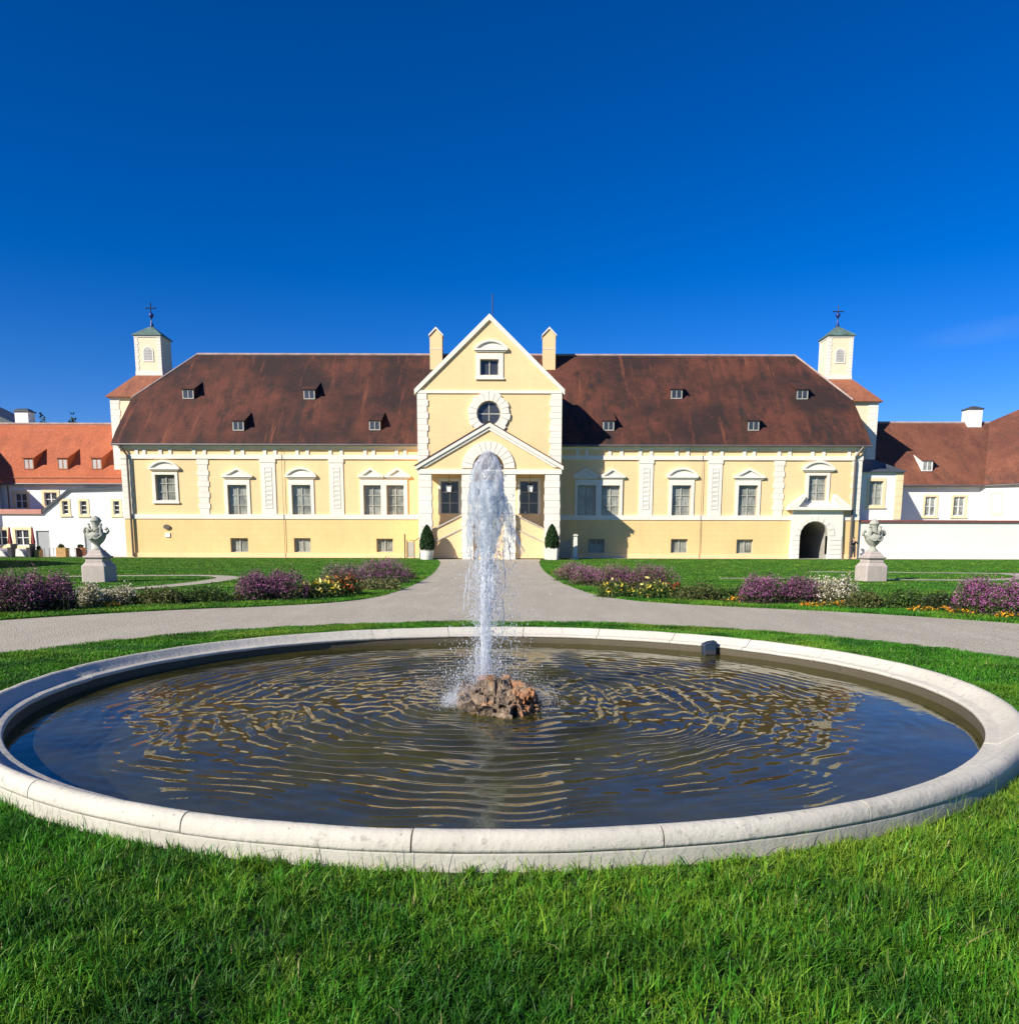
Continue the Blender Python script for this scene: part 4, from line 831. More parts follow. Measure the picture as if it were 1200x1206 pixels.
# garden wall
gw = thing('garden_wall', (45, 70.3, 0), 'long cream rendered garden wall with dark red coping right of the gateway', 'wall')
zw = ZZ(615.5, 70.2, 1100); MB().box(XR + 0.02, 75, 70.2, 70.7, 0, zw).build('wall', M['gardenwall'], gw); MB().box(XR + 0.02, 75.1, 70.05, 70.85, zw + 0.002, zw + 0.2).build('coping', M['coping_red'], gw)

# ================================================================ FOUNTAIN
ft = thing('fountain_basin', (FX, FY, 0), 'large round pale limestone fountain basin sunk in the lawn', 'fountain basin')
prof = [(4.49, 0.060), (4.447, 0.062), (4.444, 0.085), (4.448, 0.094), (4.458, 0.1), (4.535, 0.102), (4.548, 0.108), (4.60, 0.148), (4.635, 0.182), (4.655, 0.196), (4.675, 0.200), (4.695, 0.197), (4.715, 0.186), (4.73, 0.168), (4.737, 0.145), (4.741, 0.12), (4.738, 0.104), (4.72, 0.10)]
MB().lathe([(4.47, 0.075), (4.458, 0.06), (4.456, -0.02), (4.45, -0.05), (4.46, -0.32)], FX, FY, 192).build('inner_wall', M['wet_shaded_wall'], ft, smooth=True)
na = 24; th0 = math.atan2(G(785, 990, 0.15)[1] - FY, G(785, 990, 0.15)[0] - FX)
def jitter(mb, amp, s=3.0):
    for i, q in enumerate(mb.v):
        v3 = Vector(q); n3 = mnoise.noise_vector(v3 * s) * amp + mnoise.noise_vector(v3 * s * 5) * amp * 0.35; mb.v[i] = tuple(v3 + n3)
for i in range(na):
    da = 2 * math.pi / na; gap = 0.0009; a0 = th0 + i * da
    m = MB(); m.lathe(prof, FX, FY, 14, a0 + gap, a0 + da - gap)
    for aa_ in (a0 + gap, a0 + da - gap): m.add([(FX + r_ * math.cos(aa_), FY + r_ * math.sin(aa_), z_) for r_, z_ in prof], [tuple(range(len(prof)))])
    jitter(m, 0.004)
    if i % 5 == 2: m.v = [(a, b, c - 0.003) for a, b, c in m.v]
    o = m.build('coping_stone', M['rim'], ft)
for o in [q for q in COL.objects if q.name.startswith('coping_stone')]:
    for p_ in o.data.polygons: p_.use_smooth = True
    pass
m = MB(); m.lathe([(4.66, 0.0985), (4.734, 0.0985), (4.736, 0.09), (4.736, -0.1), (4.64, -0.1)], FX, FY, 192); jitter(m, 0.004); m.build('outer_course', M['rim_low'], ft)
m = MB(); m.lathe([(4.475, -0.03), (4.475, 0.075), (4.54, 0.078), (4.66, 0.172), (4.70, 0.165), (4.71, 0.12), (4.70, 0.0), (4.50, -0.1)], FX, FY, 96); m.build('mortar_joints', M['mortar'], ft)
m = MB(); m.lathe([(4.50, 0.0), (4.475, -0.041), (4.475, -0.18), (4.40, -0.22), (4.2, -0.27), (3.8, -0.31), (3.2, -0.34), (2.0, -0.36), (0.001, -0.37)], FX, FY, 120); m.build('basin_floor', M['basin'], ft, smooth=True)
# water surface with concentric ripples
JX, JY = -0.25, 8.35
ZWt = -0.030
nr, ntt = 640, 700
rr1 = 4.455 * np.linspace(0.0, 1, nr + 1)[1:]; th = np.linspace(0, 2*np.pi, ntt, endpoint=False)
RR, TH = np.meshgrid(rr1, th, indexing='ij'); X = FX + RR * np.cos(TH); Y = FY + RR * np.sin(TH)
def vnoise(x, y, seed, n=26, kmin=1.0, kmax=6.0):
    r_ = np.random.default_rng(seed); o = np.zeros_like(x)
    for _ in range(n):
        k_ = np.exp(r_.uniform(np.log(kmin), np.log(kmax))); a_ = r_.uniform(0, 2*np.pi); p_ = r_.uniform(0, 2*np.pi)
        o += np.sin(k_ * (x * np.cos(a_) + y * np.sin(a_)) + p_) / np.sqrt(n / 2)
    return o
DD = np.hypot(X - JX, Y - JY); AN = np.arctan2(Y - JY, X - JX)
warp = 0.075 * vnoise(X, Y, 1, 20, 0.8, 3.5) + 0.032 * vnoise(X, Y, 2, 24, 4, 11)
amp = 0.8 + 0.35 * vnoise(X, Y, 3, 20, 1.0, 4.0) + 0.45 * vnoise(X, Y, 13, 30, 4.0, 12.0); amp = np.clip(amp, 0.15, 1.8)
fall = np.clip((DD - 0.35) / 0.5, 0, 1) * np.exp(-np.clip(DD - 2.0, 0, 9) / 2.2)
fall *= np.clip((4.55 - DD) / 1.8, 0.12, 1)
q1 = DD + warp
Zw = 0.0064 * amp * fall * np.sin(2*np.pi * q1 / 0.185) + 0.0022 * fall * np.sin(2*np.pi * (q1 + 0.7 * warp) / 0.27) + 0.0016 * fall * np.clip(0.6 + 0.5 * vnoise(X, Y, 5, 20, 1, 5), 0, 2) * np.sin(2*np.pi * (q1 + 0.5 * warp) / 0.095 + 1.0)
Zw += 0.0024 * fall * vnoise(X, Y, 6, 50, 14, 36) + 0.0022 * vnoise(X, Y, 7, 30, 3, 9) * (0.35 + 0.65 * fall)
Zw += 0.004 * np.exp(-(DD / 0.7)**2) * vnoise(X, Y, 8, 40, 25, 60)
V = np.c_[X.ravel(), Y.ravel(), (ZWt + Zw).ravel()]; idx = np.arange(nr * ntt).reshape(nr, ntt)
a = idx[:-1, :]; b = idx[1:, :]; a2 = np.roll(a, -1, 1); b2 = np.roll(b, -1, 1)
T = np.concatenate([np.c_[a.ravel(), b.ravel(), b2.ravel()], np.c_[a.ravel(), b2.ravel(), a2.ravel()]])
V = np.vstack([V, [[FX, FY, ZWt]]]); T = np.concatenate([T, np.c_[np.full(ntt, len(V) - 1), idx[0], np.roll(idx[0], -1)]])
mesh_np('water', V, T, M['water'], kind='structure', smooth=True)
# rock
def rock_mat():
    m, t, b = new_mat('tufa_rock'); v = coords(t); a = noise(t, v, 7, 8, 0.7); d = noise(t, v, 30, 6, 0.7); e = noise(t, v, 2.2, 3)
    k = mixc(t, ramp(t, a, 0.35, 0.65), (0.05, 0.036, 0.024), (0.38, 0.275, 0.175)); k = mixc(t, ramp(t, d, 0.55, 0.75), k, (0.45, 0.34, 0.24)); k = mixc(t, ramp(t, e, 0.50, 0.62), k, (0.50, 0.22, 0.08))
    t.links.new(k, b.inputs['Base Color']); b.inputs['Roughness'].default_value = 0.55; p1 = bump(t, a, 0.8, 0.05, None); bump(t, d, 1.0, 0.02, b, p1); return m
import bmesh
bm = bmesh.new(); bmesh.ops.create_icosphere(bm, subdivisions=6, radius=1.0)
for v in bm.verts:
    d = v.co.normalized(); q_ = d + 0.25 * mnoise.noise_vector(d * 2.5)
    s = 1 + 0.22 * mnoise.noise(d * 1.6 + Vector((3, 1, 0))) + 0.24 * (0.4 - abs(mnoise.noise(q_ * 3.0))) + 0.12 * (0.4 - abs(mnoise.noise(q_ * 6.5 + Vector((5, 0, 0))))) + 0.05 * (0.4 - abs(mnoise.noise(q_ * 13))) + 0.05 * mnoise.noise(d * 28) + 0.02 * mnoise.noise(d * 55)
    s -= 0.30 * min(1, max(0, mnoise.noise(q_ * 4.3 + Vector((9, 2, 4))) - 0.22) * 6)
    v.co = Vector((d.x * 0.41 * s, d.y * 0.60 * s, d.z * 0.33 * s)); v.co.z *= (1.0 if v.co.z < 0 else 0.9 + 0.35 * max(0, v.co.y))
    v.co.x *= 1 + 0.15 * (-v.co.y)
    q_ = v.co.copy(); v.co += mnoise.noise_vector(q_ * 4.5) * 0.075 + mnoise.noise_vector(q_ * 11 + Vector((4, 4, 4))) * 0.042 + mnoise.noise_vector(q_ * 26) * 0.018
    v.co.z += 0.05 * (mnoise.cell(q_ * 9) - 0.5)
    if v.co.z < 0.05: k_ = max(0.25, 1 + (v.co.z - 0.05) * 2.6); v.co.x *= k_; v.co.y *= k_
bm.faces.ensure_lookup_table(); me = bpy.data.meshes.new('rock'); bm.to_mesh(me); bm.free(); me.materials.append(rock_mat())
o = link('rock', me); o.scale = (0.95, 0.90, 0.98); o.location = (-0.09, 7.96, -0.11); o.rotation_euler = (0, 0, R(14)); tag(o, 'rough brown tufa rock in the pool at the foot of the water jet', 'rock')

# ---------------- water jet
jet = thing('water_jet', (JX, JY + 0.05, 0.15), 'tall white foaming water jet with a rounded head rising from the rock', 'water jet')
JYY = JY + 0.05
def blob_lathe(prof_, cx, cy, n, amp_, sc, seed, lean=0.0):
    V_ = []; k_ = len(prof_)
    for i in range(n):
        a_ = 2 * math.pi * i / n
        for r_, z_ in prof_:
            d_ = Vector((math.cos(a_) * 1.0, math.sin(a_) * 1.0, z_ * sc[1] + seed)); s_ = 1 + amp_ * (mnoise.noise(Vector((d_.x * sc[0], d_.y * sc[0], d_.z))) + 0.6 * mnoise.noise(Vector((d_.x * sc[0] * 2.6, d_.y * sc[0] * 2.6, d_.z * 2.3))) + 0.4 * mnoise.noise(Vector((d_.x * 9, d_.y * 9, d_.z * 6))))
            V_.append((cx + lean * (z_ - 0.2) + r_ * s_ * math.cos(a_), cy + r_ * s_ * math.sin(a_), z_))
    F_ = [(i*k_+q_, ((i+1) % n)*k_+q_, ((i+1) % n)*k_+q_+1, i*k_+q_+1) for i in range(n) for q_ in range(k_ - 1)]
    return V_, F_
zs = np.linspace(0.12, 2.30, 170)
core = [(0.040 + 0.018 * math.sin(min(1, max(0, (z - 0.2) / 1.9)) * math.pi / 2) , z) for z in zs if z < 2.1] + [(0.04, 2.15), (0.001, 2.2)]
m = MB(); m.add(*blob_lathe(core, JX, JYY, 40, 0.42, (2.2, 5.0), 4.0, lean=0.012)); m.build('water_core', M['jet'], jet, smooth=True)
hz = np.linspace(0, 1, 90); head = []
def prof_head(u):   # u 0 bottom .. 1 top
    z = 1.42 + u * 1.05
    r_ = np.interp(u, [0, 0.15, 0.35, 0.55, 0.72, 0.84, 0.93, 0.98, 1.0], [0.06, 0.09, 0.140, 0.170, 0.155, 0.128, 0.092, 0.052, 0.001]); return (float(r_), float(z))
m = MB(); m.add(*blob_lathe([prof_head(u) for u in hz], JX + 0.03, JYY, 56, 0.34, (1.6, 3.6), 9.0)); m.build('jet_head', M['head'], jet, smooth=True)
# ragged clear curtains falling round the column
def curtain(seed, r0, r1, z0, z1, thr, dx=0.0):
    V_ = []; n = 110; kz = 120; F_ = []
    for i in range(n):
        a_ = 2 * math.pi * i / n
        for q_ in range(kz):
            u = q_ / (kz - 1); z_ = z0 + (z1 - z0) * u; rad = r0 + (r1 - r0) * (u ** 0.7)
            pn = Vector((math.cos(a_) * 2.2, math.sin(a_) * 2.2, z_ * 3.2 + seed)); s_ = 1 + 0.22 * mnoise.noise(pn) + 0.12 * mnoise.noise(pn * 3.1)
            V_.append((JX + dx + 0.05 * u + rad * s_ * math.cos(a_), JYY + rad * s_ * math.sin(a_), z_))
    for i in range(n):
        for q_ in range(kz - 1):
            a_ = 2 * math.pi * i / n; u = q_ / kz; pn = Vector((math.cos(a_) * 3.5, math.sin(a_) * 3.5, (z0 + (z1 - z0) * u) * 4.5 + seed * 3))
            if mnoise.noise(pn) + 0.5 * mnoise.noise(pn * 2.5) > thr + 0.75 * u - 0.25: F_.append((i*kz+q_, ((i+1) % n)*kz+q_, ((i+1) % n)*kz+q_+1, i*kz+q_+1))
    return V_, F_
for sd_, r0_, r1_, za_, zb_, tr_, dx_ in ((1.0, 0.15, 0.23, 2.16, 1.32, 0.0, 0.01), (7.0, 0.14, 0.31, 2.02, 1.28, 0.12, 0.06)):
    m = MB(); m.add(*curtain(sd_, r0_, r1_, za_, zb_, tr_, dx_)); o = m.build('falling_curtain', M['sheet'], jet, smooth=True); s2 = o.modifiers.new('thick', 'SOLIDIFY'); s2.thickness = 0.006
# strings of falling water
m = MB()
for i in range(70):
    a_ = random.uniform(0, 2*math.pi); v0 = random.uniform(0.10, 0.42); z_s = random.uniform(1.2, 2.35); vz = random.uniform(-0.2, 0.6); t0 = random.uniform(0.05, 0.4); L2 = random.uniform(0.03, 0.13); pts = []; rs = []
    ns = 8; base_r = random.uniform(0.003, 0.008)
    for j in range(ns):
        t_ = t0 + L2 * j / ns; z_ = z_s + vz * t_ - 4.9 * t_ * t_; rad = 0.06 + v0 * t_ * 1.4
        pts.append((JX + 0.03 + rad * math.cos(a_) + 0.004 * math.sin(j * 1.7 + i), JYY + rad * math.sin(a_), z_)); rs.append(base_r * (0.4 + abs(math.sin(j * 1.1 + i))))
    if pts[-1][2] > ZWt + 0.02: m.tube(pts, rs, 6)
m.build('water_strands', M['drop'], jet, smooth=True, fix=True, kind='stuff')
# droplets
oc_v = np.array([(1,0,0),(-1,0,0),(0,1,0),(0,-1,0),(0,0,1),(0,0,-1)], float); oc_f = np.array([(0,2,4),(2,1,4),(1,3,4),(3,0,4),(2,0,5),(1,2,5),(3,1,5),(0,3,5)])
def ico_pts():
    b_ = bmesh.new(); bmesh.ops.create_icosphere(b_, subdivisions=1, radius=1.0); v_ = np.array([v.co[:] for v in b_.verts]); f_ = np.array([[q.index for q in f.verts] for f in b_.faces]); b_.free(); return v_, f_
iv, if_ = ico_pts()
def drops(C, S, name, mat, parent):
    n_ = len(C); V_ = (iv[None] * S[:, None, :] + C[:, None]).reshape(-1, 3); T_ = (if_[None] + (np.arange(n_) * len(iv))[:, None, None]).reshape(-1, 3)
    return mesh_np(name, V_, T_, mat, parent=parent, kind='stuff', smooth=True)
C = []; S = []
for i in range(9000):      # drops on their way down
    a_ = rng.uniform(0, 2*np.pi); v0 = abs(rng.normal(0.22, 0.24)) + 0.03; z_s = rng.uniform(0.9, 2.45); t_ = rng.uniform(0, 0.68); vz = rng.uniform(-0.3, 0.8)
    z_ = z_s + vz * t_ - 4.9 * t_ * t_
    if z_ < 0.0: continue
    rad = 0.05 + v0 * t_ * 1.3; C.append((JX + 0.04 + rad * math.cos(a_) + 0.05 * t_, JYY + rad * math.sin(a_), z_)); s_ = rng.choice([0.0028, 0.004, 0.0055, 0.008], p=[0.5, 0.3, 0.15, 0.05]); S.append((s_, s_, s_ * (1 + 1.4 * t_)))
for i in range(3200):      # spray hugging the lower column
    z_ = rng.uniform(0.1, 1.5); a_ = rng.uniform(0, 2*np.pi); rad = 0.05 + abs(rng.normal(0, 0.055)) * (0.6 + z_ * 0.5); C.append((JX - 0.01 + rad * math.cos(a_), JYY + rad * math.sin(a_), z_)); s_ = rng.choice([0.0025, 0.004, 0.006], p=[0.55, 0.33, 0.12]); S.append((s_, s_, s_ * rng.uniform(1, 2.2)))
for i in range(4200):      # splash on and around the rock
    a_ = rng.uniform(0, 2*np.pi); d_ = abs(rng.normal(0.2, 0.22)); z_ = max(ZWt, 0.30 - 0.35 * d_ + rng.normal(0, 0.09)); cx_ = JX - 0.02 + d_ * math.cos(a_) * 1.25
    C.append((cx_, JYY - 0.1 + d_ * math.sin(a_), z_)); s_ = rng.choice([0.0025, 0.0035, 0.005], p=[0.55, 0.35, 0.1]); S.append((s_, s_, s_))
for i in range(3600):      # foam left of the rock
    d_ = rng.random(); C.append((JX - 0.10 - 0.28 * d_ + rng.normal(0, 0.05), JYY - 0.25 + rng.normal(0, 0.14) * (0.5 + d_), ZWt + abs(rng.normal(0.0, 0.13)) * (1.1 - d_) + 0.005)); s_ = rng.uniform(0.002, 0.005); S.append((s_, s_, s_))
for i in range(900):
    C.append((0.32 + rng.normal(0, 0.10), 8.05 + rng.normal(0, 0.25), ZWt + abs(rng.normal(0, 0.09)))); s_ = rng.uniform(0.002, 0.004); S.append((s_, s_, s_))
drops(np.array(C), np.array(S), 'droplets', M['drop'], jet)

# dark float lying against the far rim
x_, y_ = G(838, 770, 0.0)
m = MB(); fr_ = [(-0.09, 0.0), (0.085, 0.0), (0.085, 0.12), (0.095, 0.205), (-0.01, 0.19), (-0.095, 0.15)]
m.prism(fr_, -0.09, 0.09); m.v = [(a, b - 0.10 * c * 0 + (0.03 if c > 0.1 else 0), c) for a, b, c in m.v]
fb_m = plain('dark_blue_plastic', (0.02, 0.035, 0.06), 0.4, 0.15)
tb = thing('skimmer_box', (x_, FY + math.sqrt(4.44**2 - (x_ - FX)**2) - 0.13, ZWt - 0.01), 'dark blue plastic box clamped inside the far rim of the basin', 'skimmer')
m.v = [(a + tb.location.x, b + tb.location.y, c + tb.location.z) for a, b, c in m.v]; o = m.build('housing', fb_m, tb); bv = o.modifiers.new('b', 'BEVEL'); bv.width = 0.012; bv.segments = 2
m = MB(); m.box(tb.location.x - 0.075, tb.location.x + 0.07, tb.location.y - 0.102, tb.location.y - 0.088, tb.location.z + 0.02, tb.location.z + 0.08); m.build('intake_flap', M['dark'], tb)

# ================================================================ GRASS
def fbm(x, y, seed, kmin=1.0, kmax=8.0, n=30): return vnoise(x, y, seed, n, kmin, kmax)
def blades(name, X, Y, H, Wd, bright, label, seed=0, z0=0.0, azo=None):
    r_ = np.random.default_rng(seed); n_ = len(X); az = r_.uniform(0, 2*np.pi, n_); lean = r_.normal(0, 0.5, n_) + 0.35
    wind = fbm(X, Y, 91, 1, 5) * 1.2; az = np.where(r_.random(n_) < 0.6, wind + r_.normal(0, 0.8, n_), az)
    if azo is not None: az = np.where(np.isnan(azo), az, azo + r_.normal(0, 0.35, n_))
    ux, uy = np.cos(az), np.sin(az); wx_, wy_ = -uy, ux
    tw_ = r_.uniform(-0.9, 0.9, n_); wx2 = wx_ * np.cos(tw_) + ux * np.sin(tw_); wy2 = wy_ * np.cos(tw_) + uy * np.sin(tw_)
    pts = []
    for u, wf in ((0, 0.8), (0.45, 1.0), (0.8, 0.65)):
        cx_ = X + ux * H * lean * u * u; cy_ = Y + uy * H * lean * u * u; cz_ = z0 + H * u * (1 - 0.18 * np.abs(lean) * u)
        for s_ in (-1, 1): pts.append(np.c_[cx_ + s_ * wx2 * Wd * wf / 2, cy_ + s_ * wy2 * Wd * wf / 2, cz_])
    pts.append(np.c_[X + ux * H * lean * 1.15, Y + uy * H * lean * 1.15, z0 + H * (1 - 0.22 * np.abs(lean))])
    V_ = np.stack(pts, 1).reshape(-1, 3); t_ = np.array([(0,1,3),(0,3,2),(2,3,5),(2,5,4),(4,5,6)]); T_ = (t_[None] + (np.arange(n_) * 7)[:, None, None]).reshape(-1, 3)
    base = np.array([0.068, 0.27, 0.014]); yel = np.array([0.26, 0.38, 0.03]); dry = np.array([0.48, 0.42, 0.18]); blu = np.array([0.012, 0.085, 0.008])
    mix_ = np.clip(0.17 + 0.20 * fbm(X, Y, 55, 0.6, 4) + r_.normal(0, 0.22, n_) + bright, 0, 1)[:, None]
    c_ = base * (1 - mix_) + yel * mix_; k2 = np.clip(0.2 + 0.3 * fbm(X, Y, 66, 2, 9) + r_.normal(0, 0.2, n_), 0, 0.8)[:, None]; c_ = c_ * (1 - k2) + blu * k2
    dm = (r_.random(n_) < 0.008)[:, None]; c_ = np.where(dm, dry, c_); c_ *= r_.uniform(0.55, 1.3, n_)[:, None]
    cols = np.repeat(c_[:, None], 7, 1).reshape(-1, 3)
    o = mesh_np(name, V_, T_, M['blade'], cols, kind='stuff'); tag(o, label, 'grass'); return o
def ring_pts(n_, seed, cond):
    r_ = np.random.default_rng(seed); rr = np.sqrt(r_.uniform(4.745**2, (RG + 0.03)**2, n_)); aa = r_.uniform(0, 2*np.pi, n_); x = FX + rr * np.cos(aa); y = FY + rr * np.sin(aa)
    k_ = cond(x, y); return x[k_], y[k_]
vis = lambda x, y: (y > 1.9) & (np.abs(x) < 0.66 * y + 0.5)
def area_h(X, Y, hmin, hmax):
    f_ = 0.5 + 0.28 * fbm(X, Y, 21, 2.5, 14) + 0.12 * fbm(X, Y, 22, 14, 30); return hmin + (hmax - hmin) * np.clip(f_, 0, 1.1)
x, y = ring_pts(2600000, 3, lambda x, y: vis(x, y) & (y < 5.4)); dens = fbm(x, y, 31, 4, 16); k_ = (np.random.default_rng(1).random(len(x)) < np.clip(0.80 + 0.38 * dens, 0.22, 1)); x, y = x[k_], y[k_]
h = area_h(x, y, 0.032, 0.080) * (0.92 + 0.22 * fbm(x, y, 44, 1.5, 5)) * np.random.default_rng(5).uniform(0.6, 1.25, len(x)); wdt = np.random.default_rng(6).uniform(0.0028, 0.0060, len(x))
# gather most blades into tufts that fan outwards
rt = np.random.default_rng(77); nt_ = 5200; tx, ty = ring_pts(42000, 71, lambda a, b: vis(a, b) & (b < 5.4)); nt_ = len(tx); ts = rt.uniform(0.65, 1.5, nt_); tb_ = rt.normal(-0.05, 0.28, nt_)
ing = rt.random(len(x)) < 0.62; ti = rt.integers(0, nt_, len(x)); da = rt.uniform(0, 2*np.pi, len(x)); dr_ = np.abs(rt.normal(0, 0.022, len(x)))
x = np.where(ing, tx[ti] + dr_ * np.cos(da), x); y = np.where(ing, ty[ti] + dr_ * np.sin(da), y); h = np.where(ing, h * ts[ti], h * 0.8); azo = np.where(ing, da, np.nan)
ok = np.hypot(x - FX, y - FY) > 4.745; bt = np.where(ing, tb_[ti], 0)
x, y, h, wdt, azo, bt = (q[ok] for q in (x, y, h, wdt, azo, bt)); h = h * np.interp(np.hypot(x - FX, y - FY), [4.74, 4.95], [0.6, 1.0])
blades('grass', x, y, h, wdt, 0.10 * x / 2 + bt, 'long lush green grass in the foreground before the basin', 12, azo=azo)
rw_ = np.random.default_rng(88); aw = rw_.uniform(math.radians(180), math.radians(360), 420); cl_ = rw_.normal(0, 0.03, 420); rwd = 4.76 + np.abs(rw_.normal(0, 0.03, 420)); aw = np.round(aw * 16) / 16 + cl_
blades('grass', FX + rwd * np.cos(aw), FY + rwd * np.sin(aw), rw_.uniform(0.08, 0.17, 420), np.full(420, 0.0028), 0.6, 'thin dry stalks standing against the foot of the rim', 19)
x, y = ring_pts(800000, 4, lambda x, y: vis(x, y) & (y >= 5.4) & (y < 9)); h = area_h(x, y, 0.03, 0.075) * np.random.default_rng(7).uniform(0.7, 1.2, len(x))
blades('grass', x, y, h, np.full(len(x), 0.005), 0.10 * x / 3, 'green grass beside the left and right sides of the basin', 13)
x, y = ring_pts(300000, 8, lambda x, y: vis(x, y) & (y >= 9)); h = area_h(x, y, 0.03, 0.06)
blades('grass', x, y, h, np.full(len(x), 0.008), 0.05, 'narrow grass ring between the far rim and the gravel', 14)
# turf edge along the far side of the gravel ring and the avenue
def edge_pts(n_, seed, depth):
    r_ = np.random.default_rng(seed); aa = r_.uniform(math.radians(20), math.radians(160), n_); rr = RP + r_.random(n_)**1.5 * depth - 0.05; x = FX + rr * np.cos(aa); y = FY + rr * np.sin(aa)
    k_ = ~((x > np.interp(y, np.array(avl)[:, 1], np.array(avl)[:, 0])) & (x < np.interp(y, np.array(avr)[:, 1], np.array(avr)[:, 0])) & (y > 18.9)); return x[k_], y[k_]
x, y = edge_pts(90000, 9, 1.6); ok = vis(x, y); x, y = x[ok], y[ok]
av = np.array(avl); bv_ = np.array(avr)
r_ = np.random.default_rng(10); yy = 19.0 + (r_.random(40000)**1.6) * 38; off = r_.random(40000)**1.5 * 1.4; sd2 = r_.random(40000) < 0.5
xx = np.where(sd2, np.interp(yy, av[:, 1], av[:, 0]) - off + 0.05, np.interp(yy, bv_[:, 1], bv_[:, 0]) + off - 0.05)
x = np.r_[x, xx]; y = np.r_[y, yy]
blades('grass', x, y, r_.uniform(0.03, 0.08, len(x)), np.full(len(x), 0.014), 0.05, 'turf edging between the flower beds and the gravel', 15)
# coarse blades over the side lawns
r_ = np.random.default_rng(17); yy = 17 + r_.random(260000)**1.3 * 50; xx = r_.uniform(-1, 1, 260000) * 0.64 * yy
lx_ = np.interp(yy, av[:, 1], av[:, 0]); rx_ = np.interp(yy, bv_[:, 1], bv_[:, 0]); ok = ((xx < lx_ - 0.1) | (xx > rx_ + 0.1)) & (np.hypot(xx - FX, yy - FY) > RP + 0.1) & (yy < 68.3)
for pts_, wd_ in (([(-13.0, 24.5), (-11.6, 27.5), (-11.2, 31), (-11.6, 34), (-13.2, 35.6), (-15.5, 35.4), (-18.5, 34.5)], 0.5), ([(14.6, 33.9), (16.5, 33.4), (19, 33.4), (21.5, 34.8), (23.2, 37.2), (23.8, 39.6)], 0.5), ([(15.0, 41.5), (18.5, 41.0), (22, 40.3), (25, 39.8), (33, 39.5)], 0.5), ([(8.7, 34.3), (11.6, 34.4)], 0.35)):
    for qx, qy in smooth_pts(pts_): ok &= np.hypot(xx - qx, yy - qy) > wd_
xx, yy = xx[ok], yy[ok]
blades('grass', xx, yy, r_.uniform(0.015, 0.032, len(xx)), 0.010 + 0.0006 * yy, 0.0, 'mown lawn stretching to the palace', 18)

# ================================================================ PLANTS
def leafcloud(C, size, cols, r_, flat=0.0):
    n_ = len(C); a = r_.normal(size=(n_, 3)); a /= np.linalg.norm(a, axis=1)[:, None]; b = r_.normal(size=(n_, 3)); b -= (a * b).sum(1)[:, None] * a; b /= np.linalg.norm(b, axis=1)[:, None]
    s = size * r_.uniform(0.6, 1.4, n_); l = s * 1.5
    V_ = np.stack([C - a * l[:, None], C + b * s[:, None] * 0.6, C + a * l[:, None], C - b * s[:, None] * 0.6], 1).reshape(-1, 3)
    T_ = (np.array([(0,1,2),(0,2,3)])[None] + (np.arange(n_) * 4)[:, None, None]).reshape(-1, 3); return V_, T_, np.repeat(cols[:, None], 4, 1).reshape(-1, 3)
def domes(cx, cy, hw, hd, ht, r_, n_, k=7, shell=0.5, low=0.0):
    """points in several overlapping upright lobes"""
    sub = [(cx + r_.uniform(-0.5, 0.5) * hw, cy + r_.uniform(-0.4, 0.4) * hd, ht * r_.uniform(0.72, 1.03), r_.uniform(0.5, 0.72)) for _ in range(k)]
    w_ = r_.integers(0, k, n_); S_ = np.array(sub)[w_]; d = r_.normal(size=(n_, 3)); d /= np.linalg.norm(d, axis=1)[:, None]; d[:, 2] = np.abs(d[:, 2])
    rad = shell + (1 - shell) * r_.random(n_) ** 0.5; rad *= 1 + 0.12 * r_.normal(size=n_)
    x = S_[:, 0] + d[:, 0] * rad * hw * S_[:, 3]; y = S_[:, 1] + d[:, 1] * rad * np.maximum(hd, 0.2) * (S_[:, 3] + 0.2); z = low * ht + d[:, 2] * rad * (S_[:, 2] - low * ht); return np.c_[x, y, np.clip(z, 0.01, 9)]
PAL = dict(
 green=[(0.05, 0.10, 0.018), (0.10, 0.16, 0.03), (0.035, 0.07, 0.015)],
 olive=[(0.10, 0.13, 0.03), (0.15, 0.15, 0.05), (0.06, 0.08, 0.02)],
 dark=[(0.035, 0.06, 0.018), (0.06, 0.08, 0.02), (0.03, 0.04, 0.015)],
 straw=[(0.28, 0.25, 0.12), (0.16, 0.17, 0.05), (0.10, 0.12, 0.03)],
 purple=[(0.36, 0.10, 0.26), (0.50, 0.19, 0.38), (0.25, 0.06, 0.17), (0.44, 0.20, 0.28)],
 magenta=[(0.50, 0.13, 0.36), (0.60, 0.24, 0.46), (0.34, 0.08, 0.25)],
 mauve=[(0.48, 0.23, 0.33), (0.36, 0.12, 0.23), (0.56, 0.36, 0.38)],
 yellow=[(0.80, 0.62, 0.08), (0.85, 0.75, 0.25), (0.7, 0.5, 0.05)],
 orange=[(0.85, 0.36, 0.02), (0.85, 0.5, 0.04), (0.8, 0.28, 0.02)],
 red=[(0.6, 0.08, 0.04), (0.65, 0.2, 0.06), (0.5, 0.05, 0.05)],
 cream=[(0.75, 0.68, 0.50), (0.62, 0.55, 0.36), (0.8, 0.76, 0.66)])
def pick(p, n_, r_): a = np.array(PAL[p]); return a[r_.integers(0, len(a), n_)] * r_.uniform(0.7, 1.3, n_)[:, None]
seed_c = [100]
